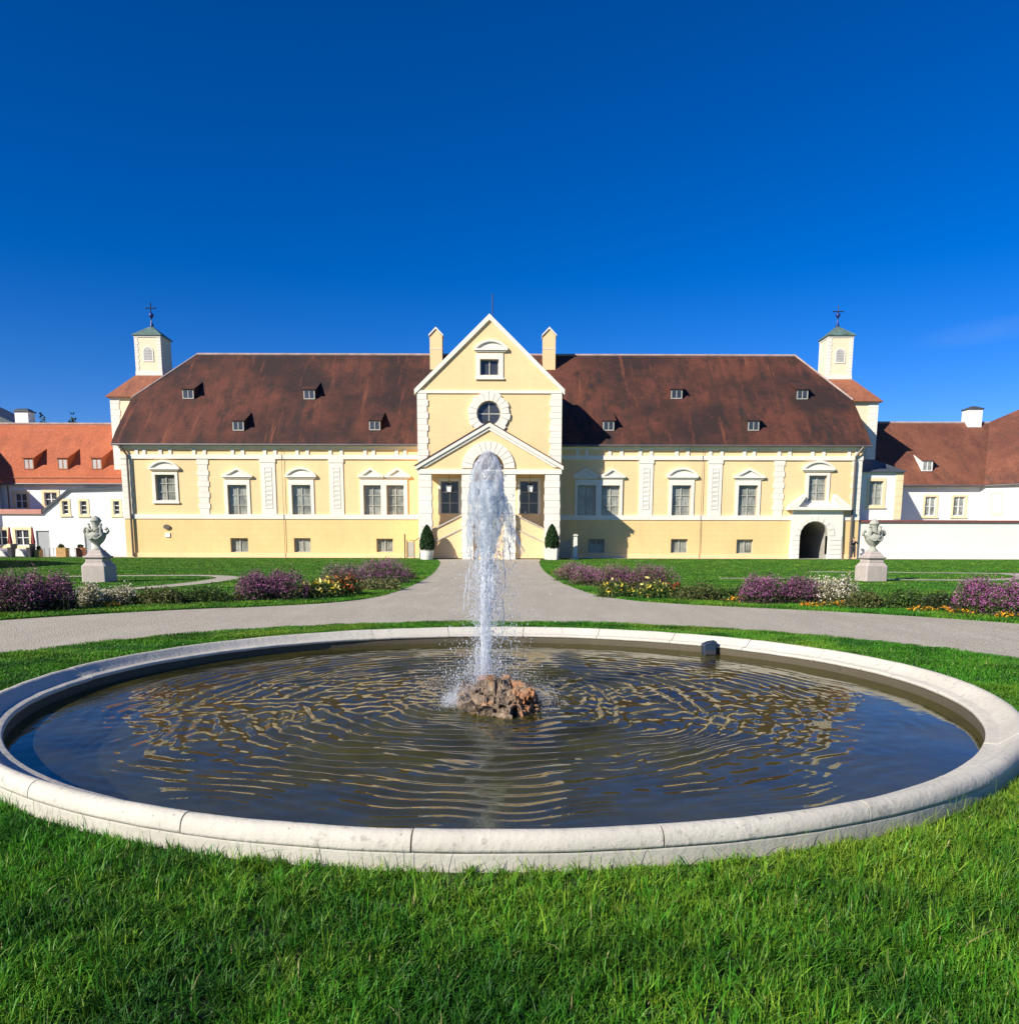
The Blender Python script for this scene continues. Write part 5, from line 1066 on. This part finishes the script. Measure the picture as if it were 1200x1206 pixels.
def plant(name, x0, x1, ybase, ytop, leaf, flower, label, cat='flower bush', nl=2600, nf=1800, fs=0.013, ls=0.024, group=None, depth=0.45, fshell=0.86, back=0.0):
    seed_c[0] += 1; r_ = np.random.default_rng(seed_c[0]); xm = (x0 + x1) / 2; gx, gy = G(xm, ybase); gy += depth * 0.8 + back; gx = gx * gy / (gy - depth * 0.8 - back)
    nl = int(nl * 1.5); nf = int(nf * (2.8 if fs < 0.02 else 1.0)); hw = (x1 - x0) / 2 / F * gy * 1.22; ht = max(0.12, P(xm, ytop, gy)[1]); 
    t_ = thing(name, (gx, gy, 0), label, cat, group); k = max(3, int(hw * 9)); rs = seed_c[0] * 13
    C_ = domes(gx, gy, hw, depth, ht, np.random.default_rng(rs), nl, k, 0.25)
    V_, T_, c_ = leafcloud(C_, ls, pick(leaf, nl, r_), r_)
    # upright stems
    ns_ = 70; sx = gx + r_.uniform(-0.8, 0.8, ns_) * hw; sy = gy + r_.uniform(-0.7, 0.7, ns_) * depth; sh_ = ht * r_.uniform(0.4, 0.95, ns_); sv = np.stack([np.c_[sx - 0.006, sy, 0*sx], np.c_[sx + 0.006, sy, 0*sx], np.c_[sx + r_.normal(0, 0.03, ns_), sy, sh_]], 1).reshape(-1, 3)
    sT = np.arange(ns_ * 3).reshape(-1, 3) + len(V_); V_ = np.vstack([V_, sv]); T_ = np.vstack([T_, sT]); c_ = np.vstack([c_, pick('dark', ns_ * 3, r_)])
    mesh_np('foliage', V_, T_, M['leaf'], c_, t_)
    if flower:
        C2 = domes(gx, gy, hw, depth, ht * 1.02, np.random.default_rng(rs), nf, k, fshell, 0.0)
        rr3 = np.random.default_rng(rs + 1); C2 = C2[(C2[:, 2] > ht * 0.28) | (rr3.random(len(C2)) < 0.25)]
        V_, T_, c_ = leafcloud(C2, fs, pick(flower, len(C2), r_), r_); mesh_np('blossom', V_, T_, M['petal'], c_, t_)
    return t_
def G_(i): return None
# left bed
plant('aster_bush', -30, 42, 724, 672, 'dark', 'purple', 'big dusky purple aster bush cut by the left edge', 'flower bush', 3800, 3000)
plant('aster_bush', 36, 90, 721, 674, 'dark', 'purple', 'dusky purple aster bush just left of the left pedestal', 'flower bush', 3600, 2300)
plant('feather_grass', 86, 124, 716, 688, 'straw', 'cream', 'straw coloured tufts with white seed heads right under the left pedestal', 'ornamental grass', 1600, 700, 0.016)
plant('feather_grass', 120, 162, 714, 690, 'straw', 'cream', 'straw coloured tufts with white seed heads right of the left pedestal', 'ornamental grass', 1600, 600, 0.016)
plant('leafy_perennial', 158, 215, 713, 691, 'olive', None, 'low olive perennials next to the white seed heads in the left bed', 'perennial', 2600, 0)
plant('leafy_perennial', 210, 270, 711, 689, 'green', None, 'low green perennials just left of the round purple bush', 'perennial', 2600, 0)
plant('aster_bush', 276, 322, 709, 671, 'dark', 'purple', 'left half of the rounded purple aster mound in the left bed', 'flower bush', 2800, 2200)
plant('aster_bush', 312, 356, 708, 672, 'dark', 'purple', 'right half of the rounded purple aster mound beside yellow dahlias', 'flower bush', 2800, 2200)
plant('dahlia', 354, 398, 706, 682, 'green', 'yellow', 'yellow dahlias right of the purple mound in the left bed', 'dahlia', 2200, 160, 0.05)
plant('dahlia', 386, 424, 702, 676, 'green', 'red', 'orange red dahlias in the left bed next to the avenue', 'dahlia', 2000, 260, 0.035)
plant('aster_bush', 384, 432, 693, 664, 'dark', 'mauve', 'dusky mauve asters behind the orange red dahlias', 'flower bush', 2200, 1700)
plant('aster_bush', 422, 482, 688, 659, 'green', 'magenta', 'bright purple asters at the avenue end of the left bed', 'flower bush', 2800, 2600)
plant('leafy_perennial', 420, 470, 696, 678, 'straw', None, 'straw green tufts below the bright purple asters', 'perennial', 1600, 0)
plant('leafy_perennial', 462, 494, 683, 668, 'olive', None, 'olive tuft closing the left bed by the avenue', 'perennial', 1200, 0)
# right bed
plant('aster_bush', 655, 700, 685, 661, 'olive', 'mauve', 'mauve asters at the avenue end of the right bed', 'flower bush', 2400, 2200)
plant('aster_bush', 676, 712, 690, 667, 'olive', 'magenta', 'small bright purple aster mound in front of the mauve asters', 'flower bush', 1600, 1200)
plant('aster_bush', 700, 748, 693, 664, 'olive', 'purple', 'purple asters behind the left yellow dahlias of the right bed', 'flower bush', 2600, 2200)
plant('aster_bush', 742, 792, 694, 666, 'olive', 'purple', 'purple asters behind the right yellow dahlias of the right bed', 'flower bush', 2600, 2000)
plant('dahlia', 708, 750, 705, 684, 'green', 'yellow', 'left clump of pale yellow dahlias in the right bed', 'dahlia', 2400, 190, 0.04)
plant('dahlia', 746, 790, 706, 683, 'green', 'yellow', 'right clump of pale yellow dahlias in the right bed', 'dahlia', 2400, 160, 0.04)
plant('dahlia', 784, 802, 703, 681, 'green', 'red', 'single orange red dahlia right of the yellow ones', 'dahlia', 500, 60, 0.04)
plant('leafy_perennial', 790, 842, 708, 686, 'olive', None, 'reddish olive shrubby perennials between red dahlia and purple mound', 'perennial', 2800, 0)
plant('leafy_perennial', 838, 884, 707, 691, 'green', None, 'low green tuft left of the central purple mound of the right bed', 'perennial', 1800, 0)
plant('aster_bush', 878, 926, 713, 675, 'dark', 'purple', 'left half of the purple aster mound before the right gateway', 'flower bush', 2800, 2600)
plant('aster_bush', 920, 962, 713, 677, 'dark', 'purple', 'right half of the purple aster mound before the right gateway', 'flower bush', 2500, 2000)
plant('feather_grass', 948, 1006, 713, 679, 'straw', 'cream', 'white speckled plume flowers right of the purple mound', 'ornamental grass', 2400, 1300, 0.018)
plant('leafy_perennial', 1000, 1045, 718, 695, 'olive', None, 'olive perennials below the right pedestal', 'perennial', 2200, 0)
plant('leafy_perennial', 1038, 1084, 718, 694, 'green', None, 'green perennials right of the olive ones below the right pedestal', 'perennial', 2400, 0)
plant('leafy_perennial', 1080, 1134, 721, 697, 'dark', None, 'dark dusky perennials beside the rightmost purple asters', 'perennial', 2200, 0)
plant('aster_bush', 1127, 1176, 726, 681, 'green', 'magenta', 'bright purple asters next to the right edge', 'flower bush', 3000, 2400)
plant('aster_bush', 1166, 1235, 728, 682, 'green', 'magenta', 'large bright purple asters cut by the right edge', 'flower bush', 3400, 3000)
# marigolds
mg = [(0, 709, 'left', 'two low orange marigolds at the left edge under the purple bush'), (124, 715, 'l', 'orange marigolds under the straw tufts of the left bed'), (222, 710, 'l', 'leftmost patch of the orange marigold row'), (250, 709, 'l', 'second patch of the orange marigold row in the left bed'), (278, 708, 'l', 'third patch of the orange marigold row in the left bed'), (302, 707, 'l', 'orange marigolds at the foot of the rounded purple mound'),
      (663, 677, 'r', 'small yellow marigolds at the start of the right bed'), (860, 710, 'r', 'orange marigolds left of the central purple mound'), (878, 711, 'r', 'orange marigolds at the left foot of the central purple mound'), (955, 716, 'r', 'orange marigolds in front of the central purple mound'), (982, 716, 'r', 'orange marigolds in front of the white plumes'),
      (1085, 722, 'r', 'orange marigold patch at the left of the long right row'), (1108, 722, 'r', 'dense orange marigold patch in the middle of the long right row'), (1135, 725, 'r', 'bright orange marigold patch at the right of the long right row'), (1186, 729, 'r', 'few yellow marigolds under the rightmost asters')]
for px, py, s_, lb_ in mg: plant('marigold', px - 15, px + 15, py, py - 8, 'green', 'orange', lb_, 'marigold', 420, 90, 0.028, 0.02, depth=0.18, fshell=0.9)
# soil under the beds
def bed(a0, a1, r0, r1):
    k = 24; o_ = [(FX + r0 * math.cos(a0 + (a1-a0)*i/k), FY + r0 * math.sin(a0 + (a1-a0)*i/k)) for i in range(k+1)] + [(FX + r1 * math.cos(a1 - (a1-a0)*i/k), FY + r1 * math.sin(a1 - (a1-a0)*i/k)) for i in range(k+1)]
    return MB().flat(o_, 0.008)
bed(R(112), R(140), RP + 0.75, RP + 1.9).build('soil', M['soil'], kind='structure'); bed(R(38), R(68), RP + 0.75, RP + 1.9).build('soil', M['soil'], kind='structure')

# topiary in planters
def topiary(px0, px1, ytop, ymid, ybot, Y, label, round_pot):
    x0, x1, z0, z1 = WR(px0, ytop, px1, ymid, Y); xc = (x0 + x1) / 2; hw = (x1 - x0) / 2; h = z1 - z0; t_ = thing('potted_topiary', (xc, Y, 0), label, 'potted shrub', 'clipped cone shrubs beside the portico')
    r_ = np.random.default_rng(int(px0)); n_ = 5200; u = r_.random(n_) ** 0.8; a = r_.uniform(0, 2*np.pi, n_); rad = hw * np.interp(u, [0, 0.12, 0.35, 0.7, 0.9, 1], [0.82, 0.98, 1.0, 0.66, 0.33, 0.04]) * (0.88 + 0.16 * r_.random(n_))
    C_ = np.c_[xc + rad * np.cos(a), Y + rad * np.sin(a), z0 + u * h]; cl = np.array([(0.03, 0.075, 0.02), (0.05, 0.105, 0.028), (0.02, 0.05, 0.014)])[r_.integers(0, 3, n_)]
    V_, T_, c_ = leafcloud(C_, 0.05, cl, r_); mesh_np('crown', V_, T_, M['leaf'], c_, t_)
    m = MB(); m.lathe([(hw * 0.7 * q, z0 + h * u_) for q, u_ in ((0.9, 0.03), (1.15, 0.15), (1.15, 0.35), (0.75, 0.7), (0.3, 0.92), (0.01, 0.95))], xc, Y, 16); m.build('inner_foliage', M['darkplant'], t_)
    m = MB()
    if round_pot: m.lathe([(0.001, 0), (hw * 0.72, 0), (hw * 0.86, z0 * 0.5), (hw * 0.92, z0 - 0.05), (hw * 0.98, z0), (0.001, z0 - 0.02)], xc, Y, 20)
    else: m.taper(xc, Y, 0, z0 + 0.06, hw * 0.66, hw * 0.66, hw * 0.72, hw * 0.72)
    m.build('pot', M['white'], t_)
topiary(494.5, 511.5, 618.5, 648, 656, 64.0, 'dark green cone shrub in a rounded white pot left of the portico', True)
topiary(641.8, 658.2, 617.8, 646, 656, 64.0, 'dark green cone shrub in a square white pot right of the portico', False)
# lanterns
for px in (528.6, 624.3):
    x_, z_ = P(px, 575.5, 66.0); t_ = thing('hanging_lantern', (x_, 66.0, z_), 'pale lantern hanging in the %s bay of the portico' % ('left' if px < 570 else 'right'), 'lantern', 'lanterns hanging in the portico')
    m = MB(); m.taper(x_, 66.0, z_ - 0.25, z_ + 0.25, 0.16, 0.16, 0.22, 0.22); m.build('lantern_body', M['frame_w'], t_)
    m = MB(); m.taper(x_, 66.0, z_ + 0.252, z_ + 0.42, 0.25, 0.25, 0.04, 0.04); m.tube([(x_, 66.0, z_ + 0.4), (x_, 66.0, zbt - 0.1)], 0.015, 5); m.tube([(x_, 66.0, z_ - 0.25), (x_, 66.0, z_ - 0.36)], 0.03, 5); m.build('lantern_cap', M['iron'], t_)
# handrail left of the portico, stone steps cheek and white post right of it
rl = thing('stair_railing', (XX(488, 66.5, 650), 66.5, 0), 'thin iron railing with a tall post left of the left cone shrub', 'railing')
m = MB(); ya = 66.5
pp = [P(476.7, 629, ya), P(479, 636, ya), P(488, 637, ya), P(496, 632.5, ya)]
m.tube([(pp[0][0], ya, 0), (pp[0][0], ya, pp[0][1])], 0.05, 6)
m.tube([(pp[1][0], ya, 0), (pp[1][0], ya, pp[1][1]), (pp[2][0], ya, pp[2][1]), (pp[3][0], ya, pp[3][1])], 0.035, 6); m.tube([(pp[2][0], ya, 0), (pp[2][0], ya, pp[2][1])], 0.035, 6)
m.build('rail', M['iron'], rl); x0, x1 = XX(480, ya, 650), XX(487.5, ya, 650); MB().box(x0, x1, ya + 0.05, ya + 0.08, 0.1, pp[1][1] - 0.15).build('rail_panel', M['paving'], rl)
x_ = XX(677.3, 66.0, 645); z_ = ZZ(629, 66.0, 677); t_ = thing('white_post', (x_, 66.0, 0), 'squat white stone post right of the right cone shrub', 'post')
m = MB(); m.taper(x_, 66.0, 0.2, z_ - 0.15, 0.17, 0.17, 0.15, 0.15); m.build('shaft', M['white'], t_); m = MB(); m.taper(x_, 66.0, z_ - 0.15, z_, 0.22, 0.22, 0.15, 0.15); m.taper(x_, 66.0, 0, 0.2, 0.3, 0.3, 0.24, 0.24); m.build('cap_and_foot', M['paving'], t_)
pts = [P(a, b, 66.6) for a, b in ((658.5, 656.5), (672.5, 656.5), (672.5, 634), (669, 637), (664, 637), (660, 634))]; m = MB(); m.prism([(a, max(0, b)) for a, b in pts], 66.6, 67.4); o = m.build('stair_cheek', M['urn']); tag(o, 'grey stone cheek wall in shade between right cone shrub and white post', 'stone wall')
# round lamp and plate on the palace wall
x_, z_ = P(196, 620.5, 69.8); t_ = thing('wall_sign', (x_, 69.8, z_), 'dark oval sign with a small white plate below on the left palace wall', 'sign')
m = MB(); m.prism([(x_ + 0.27 * math.cos(a * math.pi / 10), z_ + 0.2 * math.sin(a * math.pi / 10)) for a in range(20)], 69.80, 69.93); m.build('oval_plate', M['pipe'], t_)
x2, z2 = P(197, 630, 69.8); m = MB(); m.box(x2 - 0.2, x2 + 0.2, 69.86, 69.93, z2 - 0.18, z2 + 0.18); m.build('white_plate', M['frame_w'], t_)

# ---------------- urns on pedestals
def urn(X, Y, zrot, label, handles=True):
    t_ = thing('stone_urn', (0, 0, 0), label, 'stone urn', 'carved stone urns on pedestals')
    def sq(z0, z1, a0, a1, ch=0.12):
        m = MB(); v = []
        for z, a in ((z0, a0), (z1, a1)):
            c = a * ch; v += [(-a + c, -a, z), (a - c, -a, z), (a, -a + c, z), (a, a - c, z), (a - c, a, z), (-a + c, a, z), (-a, a - c, z), (-a, -a + c, z)]
        return m.add(v, [tuple(range(8))[::-1], tuple(range(8, 16))] + [(i, (i+1) % 8, 8 + (i+1) % 8, 8 + i) for i in range(8)])
    m = MB()
    for z0, z1, a0, a1 in ((0, 0.58, 0.45, 0.45), (0.582, 0.72, 0.45, 0.34), (0.722, 0.86, 0.335, 0.33), (0.862, 0.90, 0.37, 0.40), (0.902, 0.95, 0.40, 0.38), (0.952, 1.08, 0.33, 0.24), (1.082, 1.16, 0.235, 0.19)):
        q = sq(z0, z1, a0, a1); m.add(q.v, q.f)
    o = m.build('pedestal', M['pedestal'], t_); b_ = o.modifiers.new('b', 'BEVEL'); b_.width = 0.012; b_.segments = 2
    pr = [(0.001, 1.14), (0.2, 1.14), (0.19, 1.19), (0.12, 1.26), (0.09, 1.32), (0.13, 1.37), (0.17, 1.41), (0.24, 1.50), (0.30, 1.60), (0.325, 1.68), (0.31, 1.73), (0.25, 1.77), (0.18, 1.81), (0.15, 1.88), (0.145, 2.0), (0.15, 2.12), (0.18, 2.18), (0.20, 2.20), (0.20, 2.23), (0.165, 2.26), (0.15, 2.31), (0.10, 2.35), (0.05, 2.37), (0.045, 2.39), (0.001, 2.40)]
    m = MB(); m.lathe(pr, 0, 0, 40)
    for i, (a, b, c) in enumerate(m.v):
        th_ = math.atan2(b, a); r_ = math.hypot(a, b)
        if 1.38 < c < 1.66: s_ = 1 + 0.05 * math.cos(12 * th_) * (1 if c < 1.6 else 0.4)
        elif 1.7 < c < 2.15: s_ = 1 + 0.08 * mnoise.noise(Vector((math.cos(th_) * 3, math.sin(th_) * 3, c * 6)))
        else: s_ = 1
        m.v[i] = (a * s_, b * s_, c)
    m.build('vase', M['urn'], t_, smooth=True)
    for s_ in (-1, 1):
        m = MB(); pts = smooth_pts([(s_*0.27, 0, 1.74), (s_*0.36, -0.02, 1.74), (s_*0.43, -0.02, 1.80), (s_*0.44, -0.02, 1.89), (s_*0.38, -0.02, 1.93), (s_*0.34, -0.02, 1.87)], 4); m.tube(pts, [0.05 + 0.012 * math.sin(i * 0.9) for i in range(len(pts))], 8); m.build('handle', M['urn'], t_, smooth=True)
        m = MB(); m.tube(smooth_pts([(s_*0.24, -0.10, 1.72), (s_*0.22, -0.12, 1.84), (s_*0.20, -0.10, 1.98), (s_*0.22, -0.08, 2.05), (s_*0.23, -0.08, 2.12)], 4), [0.085, 0.09, 0.085, 0.08, 0.085, 0.09, 0.08, 0.07, 0.065, 0.06, 0.05, 0.04, 0.035, 0.045, 0.055, 0.05, 0.03], 8)
        m.tube(smooth_pts([(s_*0.22, -0.12, 1.98), (s_*0.10, -0.24, 1.90), (s_*0.02, -0.22, 1.84)], 4), 0.028, 6); m.build('carved_figure', M['urn'], t_, smooth=True)
        m = MB(); m.tube(smooth_pts([(s_*0.02, -0.30, 1.60), (s_*0.12, -0.30, 1.56), (s_*0.22, -0.25, 1.62), (s_*0.28, -0.17, 1.70)], 4), 0.035, 7); m.build('garland', M['urn'], t_, smooth=True)
    t_.rotation_euler = (0, 0, zrot); t_.location = (X, Y, 0); return t_
gx, gy = G(109, 686); urn(gx + 0.05, gy + 0.45, 0.0, 'weathered greenish stone urn on pedestal in the left lawn')
gx, gy = G(1028, 685); urn(gx + 0.1, gy + 0.45, R(6), 'pale stone urn on pedestal in the right lawn before the garden wall')

# ---------------- cafe furniture at left
def box_planter(px0, px1, ytop, ybot, Y, mat, label, name='wooden_planter', plants=True):
    x0, x1, z0, z1 = WR(px0, ytop, px1, ybot, Y); z0 = 0; h = z1; t_ = thing(name, ((x0+x1)/2, Y, 0), label, 'planter', None); m = MB(); n_ = 5
    for i in range(n_):
        xa = x0 + (x1 - x0) * i / n_; m.box(xa + 0.008, xa + (x1-x0)/n_ - 0.008, Y - 0.3, Y - 0.26, 0.02, h)
        m.box(xa + 0.008, xa + (x1-x0)/n_ - 0.008, Y + 0.26, Y + 0.3, 0.02, h)
    m.box(x0, x0 + 0.04, Y - 0.258, Y + 0.258, 0.02, h); m.box(x1 - 0.04, x1, Y - 0.258, Y + 0.258, 0.02, h); m.box(x0 + 0.03, x1 - 0.03, Y - 0.259, Y + 0.259, 0.1, h - 0.1); m.build('box', M[mat], t_)
    if plants:
        r_ = np.random.default_rng(int(px0) + 3); C_ = domes((x0+x1)/2, Y, (x1-x0)/2, 0.28, 0.35, r_, 350, 4); C_[:, 2] += h - 0.05; V_, T_, c_ = leafcloud(C_, 0.05, pick('dark', 350, r_), r_); mesh_np('shrub', V_, T_, M['leaf'], c_, t_)
YT = 68.5
box_planter(42.7, 48.7, 647.5, 656, YT, 'wood', 'small light wooden planter box by the grey door of the annex')
box_planter(68, 79.5, 645, 656, YT, 'wood', 'large light wooden planter box against the white annex wall')
box_planter(91.5, 99.5, 645, 656, YT + 1, 'terracotta', 'reddish planter box just left of the left urn')
def table(px, Y, label):
    x_ = XX(px, Y, 652); t_ = thing('cafe_table', (x_, Y, 0), label, 'table', 'cafe tables by the annex')
    m = MB(); m.box(x_ - 0.45, x_ + 0.45, Y - 0.4, Y + 0.4, 0.72, 0.76); m.build('tabletop', M['door'], t_)
    for a in (-0.38, 0.38):
        for b in (-0.33, 0.33): MB().tube([(x_ + a, Y + b, 0), (x_ + a, Y + b, 0.72)], 0.02, 6).build('leg', M['iron'], t_)
table(55.5, 69.0, 'small grey cafe table between the two wooden planters'); table(85.5, 69.0, 'small grey cafe table between wooden and reddish planter')
def cover(px0, px1, Y, label):
    x0, x1 = XX(px0, Y, 650), XX(px1, Y, 650); z1 = ZZ(646, Y, px0); t_ = thing('covered_bench', ((x0+x1)/2, Y, 0), label, 'bench', 'white covered benches by the annex'); w_ = x1 - x0
    m = MB(); m.prism([(x0, 0.05), (x1, 0.05), (x1 - w_ * 0.25, 0.45), (x0 + w_ * 0.45, z1 * 0.9), (x0 + w_ * 0.1, z1)], Y - 0.6, Y + 0.6); o = m.build('cloth_cover', M['whitecloth'], t_); b_ = o.modifiers.new('b', 'BEVEL'); b_.width = 0.06; b_.segments = 3
    m = MB(); m.box(x1 + 0.02, x1 + 0.35, Y - 0.4, Y + 0.4, 0, 0.8); m.box(x1 + 0.3, x1 + 0.38, Y - 0.4, Y + 0.4, 0.8, 1.1); m.build('chair_stack', M['dark'], t_)
cover(-2, 12, 68.2, 'leftmost white covered bench in front of the annex windows'); cover(22.5, 34, 68.2, 'white covered bench left of the small wooden planter')
for px, top, lb_ in ((11.8, 621, 'closed dark red parasol between the two annex windows'), (38.8, 620.5, 'closed dark red parasol beside the grey annex door')):
    Y = 70.5; x_ = XX(px, Y, 635); zt = ZZ(top, Y, px); zb = ZZ(640.5, Y, px); t_ = thing('closed_parasol', (x_, Y, 0), lb_, 'parasol', 'closed parasols by the annex')
    m = MB(); m.lathe([(0.001, zt), (0.06, zt - 0.1), (0.10, (zt + zb) / 2), (0.17, zb + 0.1), (0.12, zb)], x_, Y, 12)
    for i, (a, b, c) in enumerate(m.v): th_ = math.atan2(b - Y, a - x_); s_ = 1 + 0.25 * math.cos(6 * th_); m.v[i] = (x_ + (a - x_) * s_, Y + (b - Y) * s_, c)
    m.build('canopy', M['redcloth'], t_); MB().tube([(x_, Y, 0.06), (x_, Y, zt + 0.08)], 0.025, 6).build('pole', M['iron'], t_); MB().box(x_ - 0.3, x_ + 0.3, Y - 0.3, Y + 0.3, 0, 0.06).build('foot', M['door'], t_)

# ---------------- far tree tops over the left roof
for px, top, sp, lb_ in ((52, 497, 9, 'small tree crown peeking over the orange ridge right of the chimney'), (86, 497, 10, 'small tree crown peeking over the middle of the orange ridge')):
    Y = 112; x_, zt = P(px, top, Y); hw = sp / F * Y; r_ = np.random.default_rng(px); t_ = thing('tree', (x_, Y, 0), lb_, 'tree', 'trees behind the orange roofed building')
    MB().tube([(x_, Y, 0), (x_ + 0.2, Y, zt * 0.5), (x_, Y, zt - 1.5)], [0.35, 0.25, 0.1], 8).build('trunk', M['pipe'], t_)
    C_ = domes(x_, Y, hw * 1.3, hw, zt * 0.46, r_, 9000, 3, 0.6); C_[:, 2] = zt - (zt * 0.47) + C_[:, 2]; V_, T_, c_ = leafcloud(C_, 0.15, pick('dark', 9000, r_), r_); mesh_np('crown', V_, T_, M['leaf'], c_, t_)

# ---------------- person by the gateway
def skin_mesh(name, nodes, edges, mat, sub=2):
    """nodes: (x, y, z, rx, ry)"""
    me = bpy.data.meshes.new(name + '_base'); me.from_pydata([q[:3] for q in nodes], edges, []); o = bpy.data.objects.new(name + '_tmp', me); COL.objects.link(o)
    sk = o.modifiers.new('skin', 'SKIN'); 
    if not me.skin_vertices: me.skin_vertices.new() if hasattr(me.skin_vertices, 'new') else None
    for i, q in enumerate(nodes):
        if me.skin_vertices: me.skin_vertices[0].data[i].radius = (q[3], q[4]); me.skin_vertices[0].data[i].use_root = (i == 0)
    ss = o.modifiers.new('sub', 'SUBSURF'); ss.levels = sub; ss.render_levels = sub
    dg = bpy.context.evaluated_depsgraph_get(); dg.update(); nm = bpy.data.meshes.new_from_object(o.evaluated_get(dg)); bpy.data.objects.remove(o); nm.materials.clear(); nm.materials.append(mat); nm.shade_smooth(); return nm
Ypn = 69.1; xp = XX(1004.6, Ypn, 650)
skinm = plain('skin', (0.55, 0.33, 0.24), 0.6, 0.05); coatm = plain('dark_coat', (0.022, 0.022, 0.03), 0.8, 0.2); trm = plain('dark_trousers', (0.03, 0.03, 0.04), 0.8, 0.1); hairm = plain('grey_brown_hair', (0.22, 0.15, 0.10), 0.7, 0.1)
pe = thing('person', (xp, Ypn, 0), 'person in dark coat and trousers standing at the corner pipe, hands raised to the face', 'person')
nodes = [(0,0,0.95,0.15,0.11), (0,0,1.15,0.13,0.10), (0,0,1.38,0.17,0.10), (0,0,1.48,0.07,0.06), (0,0,1.54,0.05,0.05), (0,-0.01,1.62,0.078,0.09), (0,-0.01,1.70,0.072,0.085),
         (-0.18,0,1.42,0.055,0.055), (-0.25,-0.12,1.20,0.045,0.045), (-0.10,-0.27,1.42,0.035,0.035), (-0.05,-0.28,1.50,0.03,0.03),
         (0.18,0,1.42,0.055,0.055), (0.30,-0.10,1.25,0.045,0.045), (0.13,-0.27,1.45,0.035,0.035), (0.07,-0.28,1.53,0.03,0.03),
         (-0.09,0,0.88,0.09,0.09), (-0.10,-0.01,0.48,0.06,0.065), (-0.11,0.01,0.08,0.04,0.045), (-0.12,-0.13,0.03,0.04,0.03),
         (0.09,0,0.88,0.09,0.09), (0.13,0.03,0.48,0.06,0.065), (0.17,0.06,0.08,0.04,0.045), (0.18,-0.08,0.03,0.04,0.03)]
edges = [(0,1),(1,2),(2,3),(3,4),(4,5),(5,6),(2,7),(7,8),(8,9),(9,10),(2,11),(11,12),(12,13),(13,14),(0,15),(15,16),(16,17),(17,18),(0,19),(19,20),(20,21),(21,22)]
sc = lambda ns: [(xp + a, Ypn + b, c, d, e) for a, b, c, d, e in ns]
link('body', skin_mesh('body', sc(nodes), edges, skinm), pe)
grow = lambda ids, k: [(nodes[i][0], nodes[i][1], nodes[i][2], nodes[i][3] + k, nodes[i][4] + k) for i in ids]
cn = [(0,0,0.78,0.21,0.16), (0,0,1.0,0.18,0.14), (0,0,1.18,0.155,0.125), (0,0,1.40,0.19,0.125), (0,0,1.49,0.085,0.075), (-0.19,0,1.42,0.075,0.075), (-0.26,-0.12,1.20,0.062,0.062), (-0.13,-0.24,1.37,0.05,0.05), (0.19,0,1.42,0.075,0.075), (0.31,-0.10,1.25,0.062,0.062), (0.16,-0.24,1.40,0.05,0.05)]
link('coat', skin_mesh('coat', sc(cn), [(0,1),(1,2),(2,3),(3,4),(3,5),(5,6),(6,7),(3,8),(8,9),(9,10)], coatm), pe)
tn = [(0,0,0.92,0.15,0.12)] + [(a, b, c, d + 0.018, e + 0.018) for a, b, c, d, e in (nodes[15], nodes[16], (-0.11,0.01,0.12,0.05,0.055), nodes[19], nodes[20], (0.17,0.06,0.12,0.05,0.055))]
link('trousers', skin_mesh('trousers', sc(tn), [(0,1),(1,2),(2,3),(0,4),(4,5),(5,6)], trm), pe)
hn = [(0,0.01,1.70,0.082,0.095), (0,0.02,1.75,0.08,0.09), (0,0.05,1.64,0.085,0.07)]
link('hair', skin_mesh('hair', sc(hn), [(0,1),(0,2)], hairm), pe)

# cycles settings that help thin transparent water
scene.cycles.transparent_max_bounces = 24
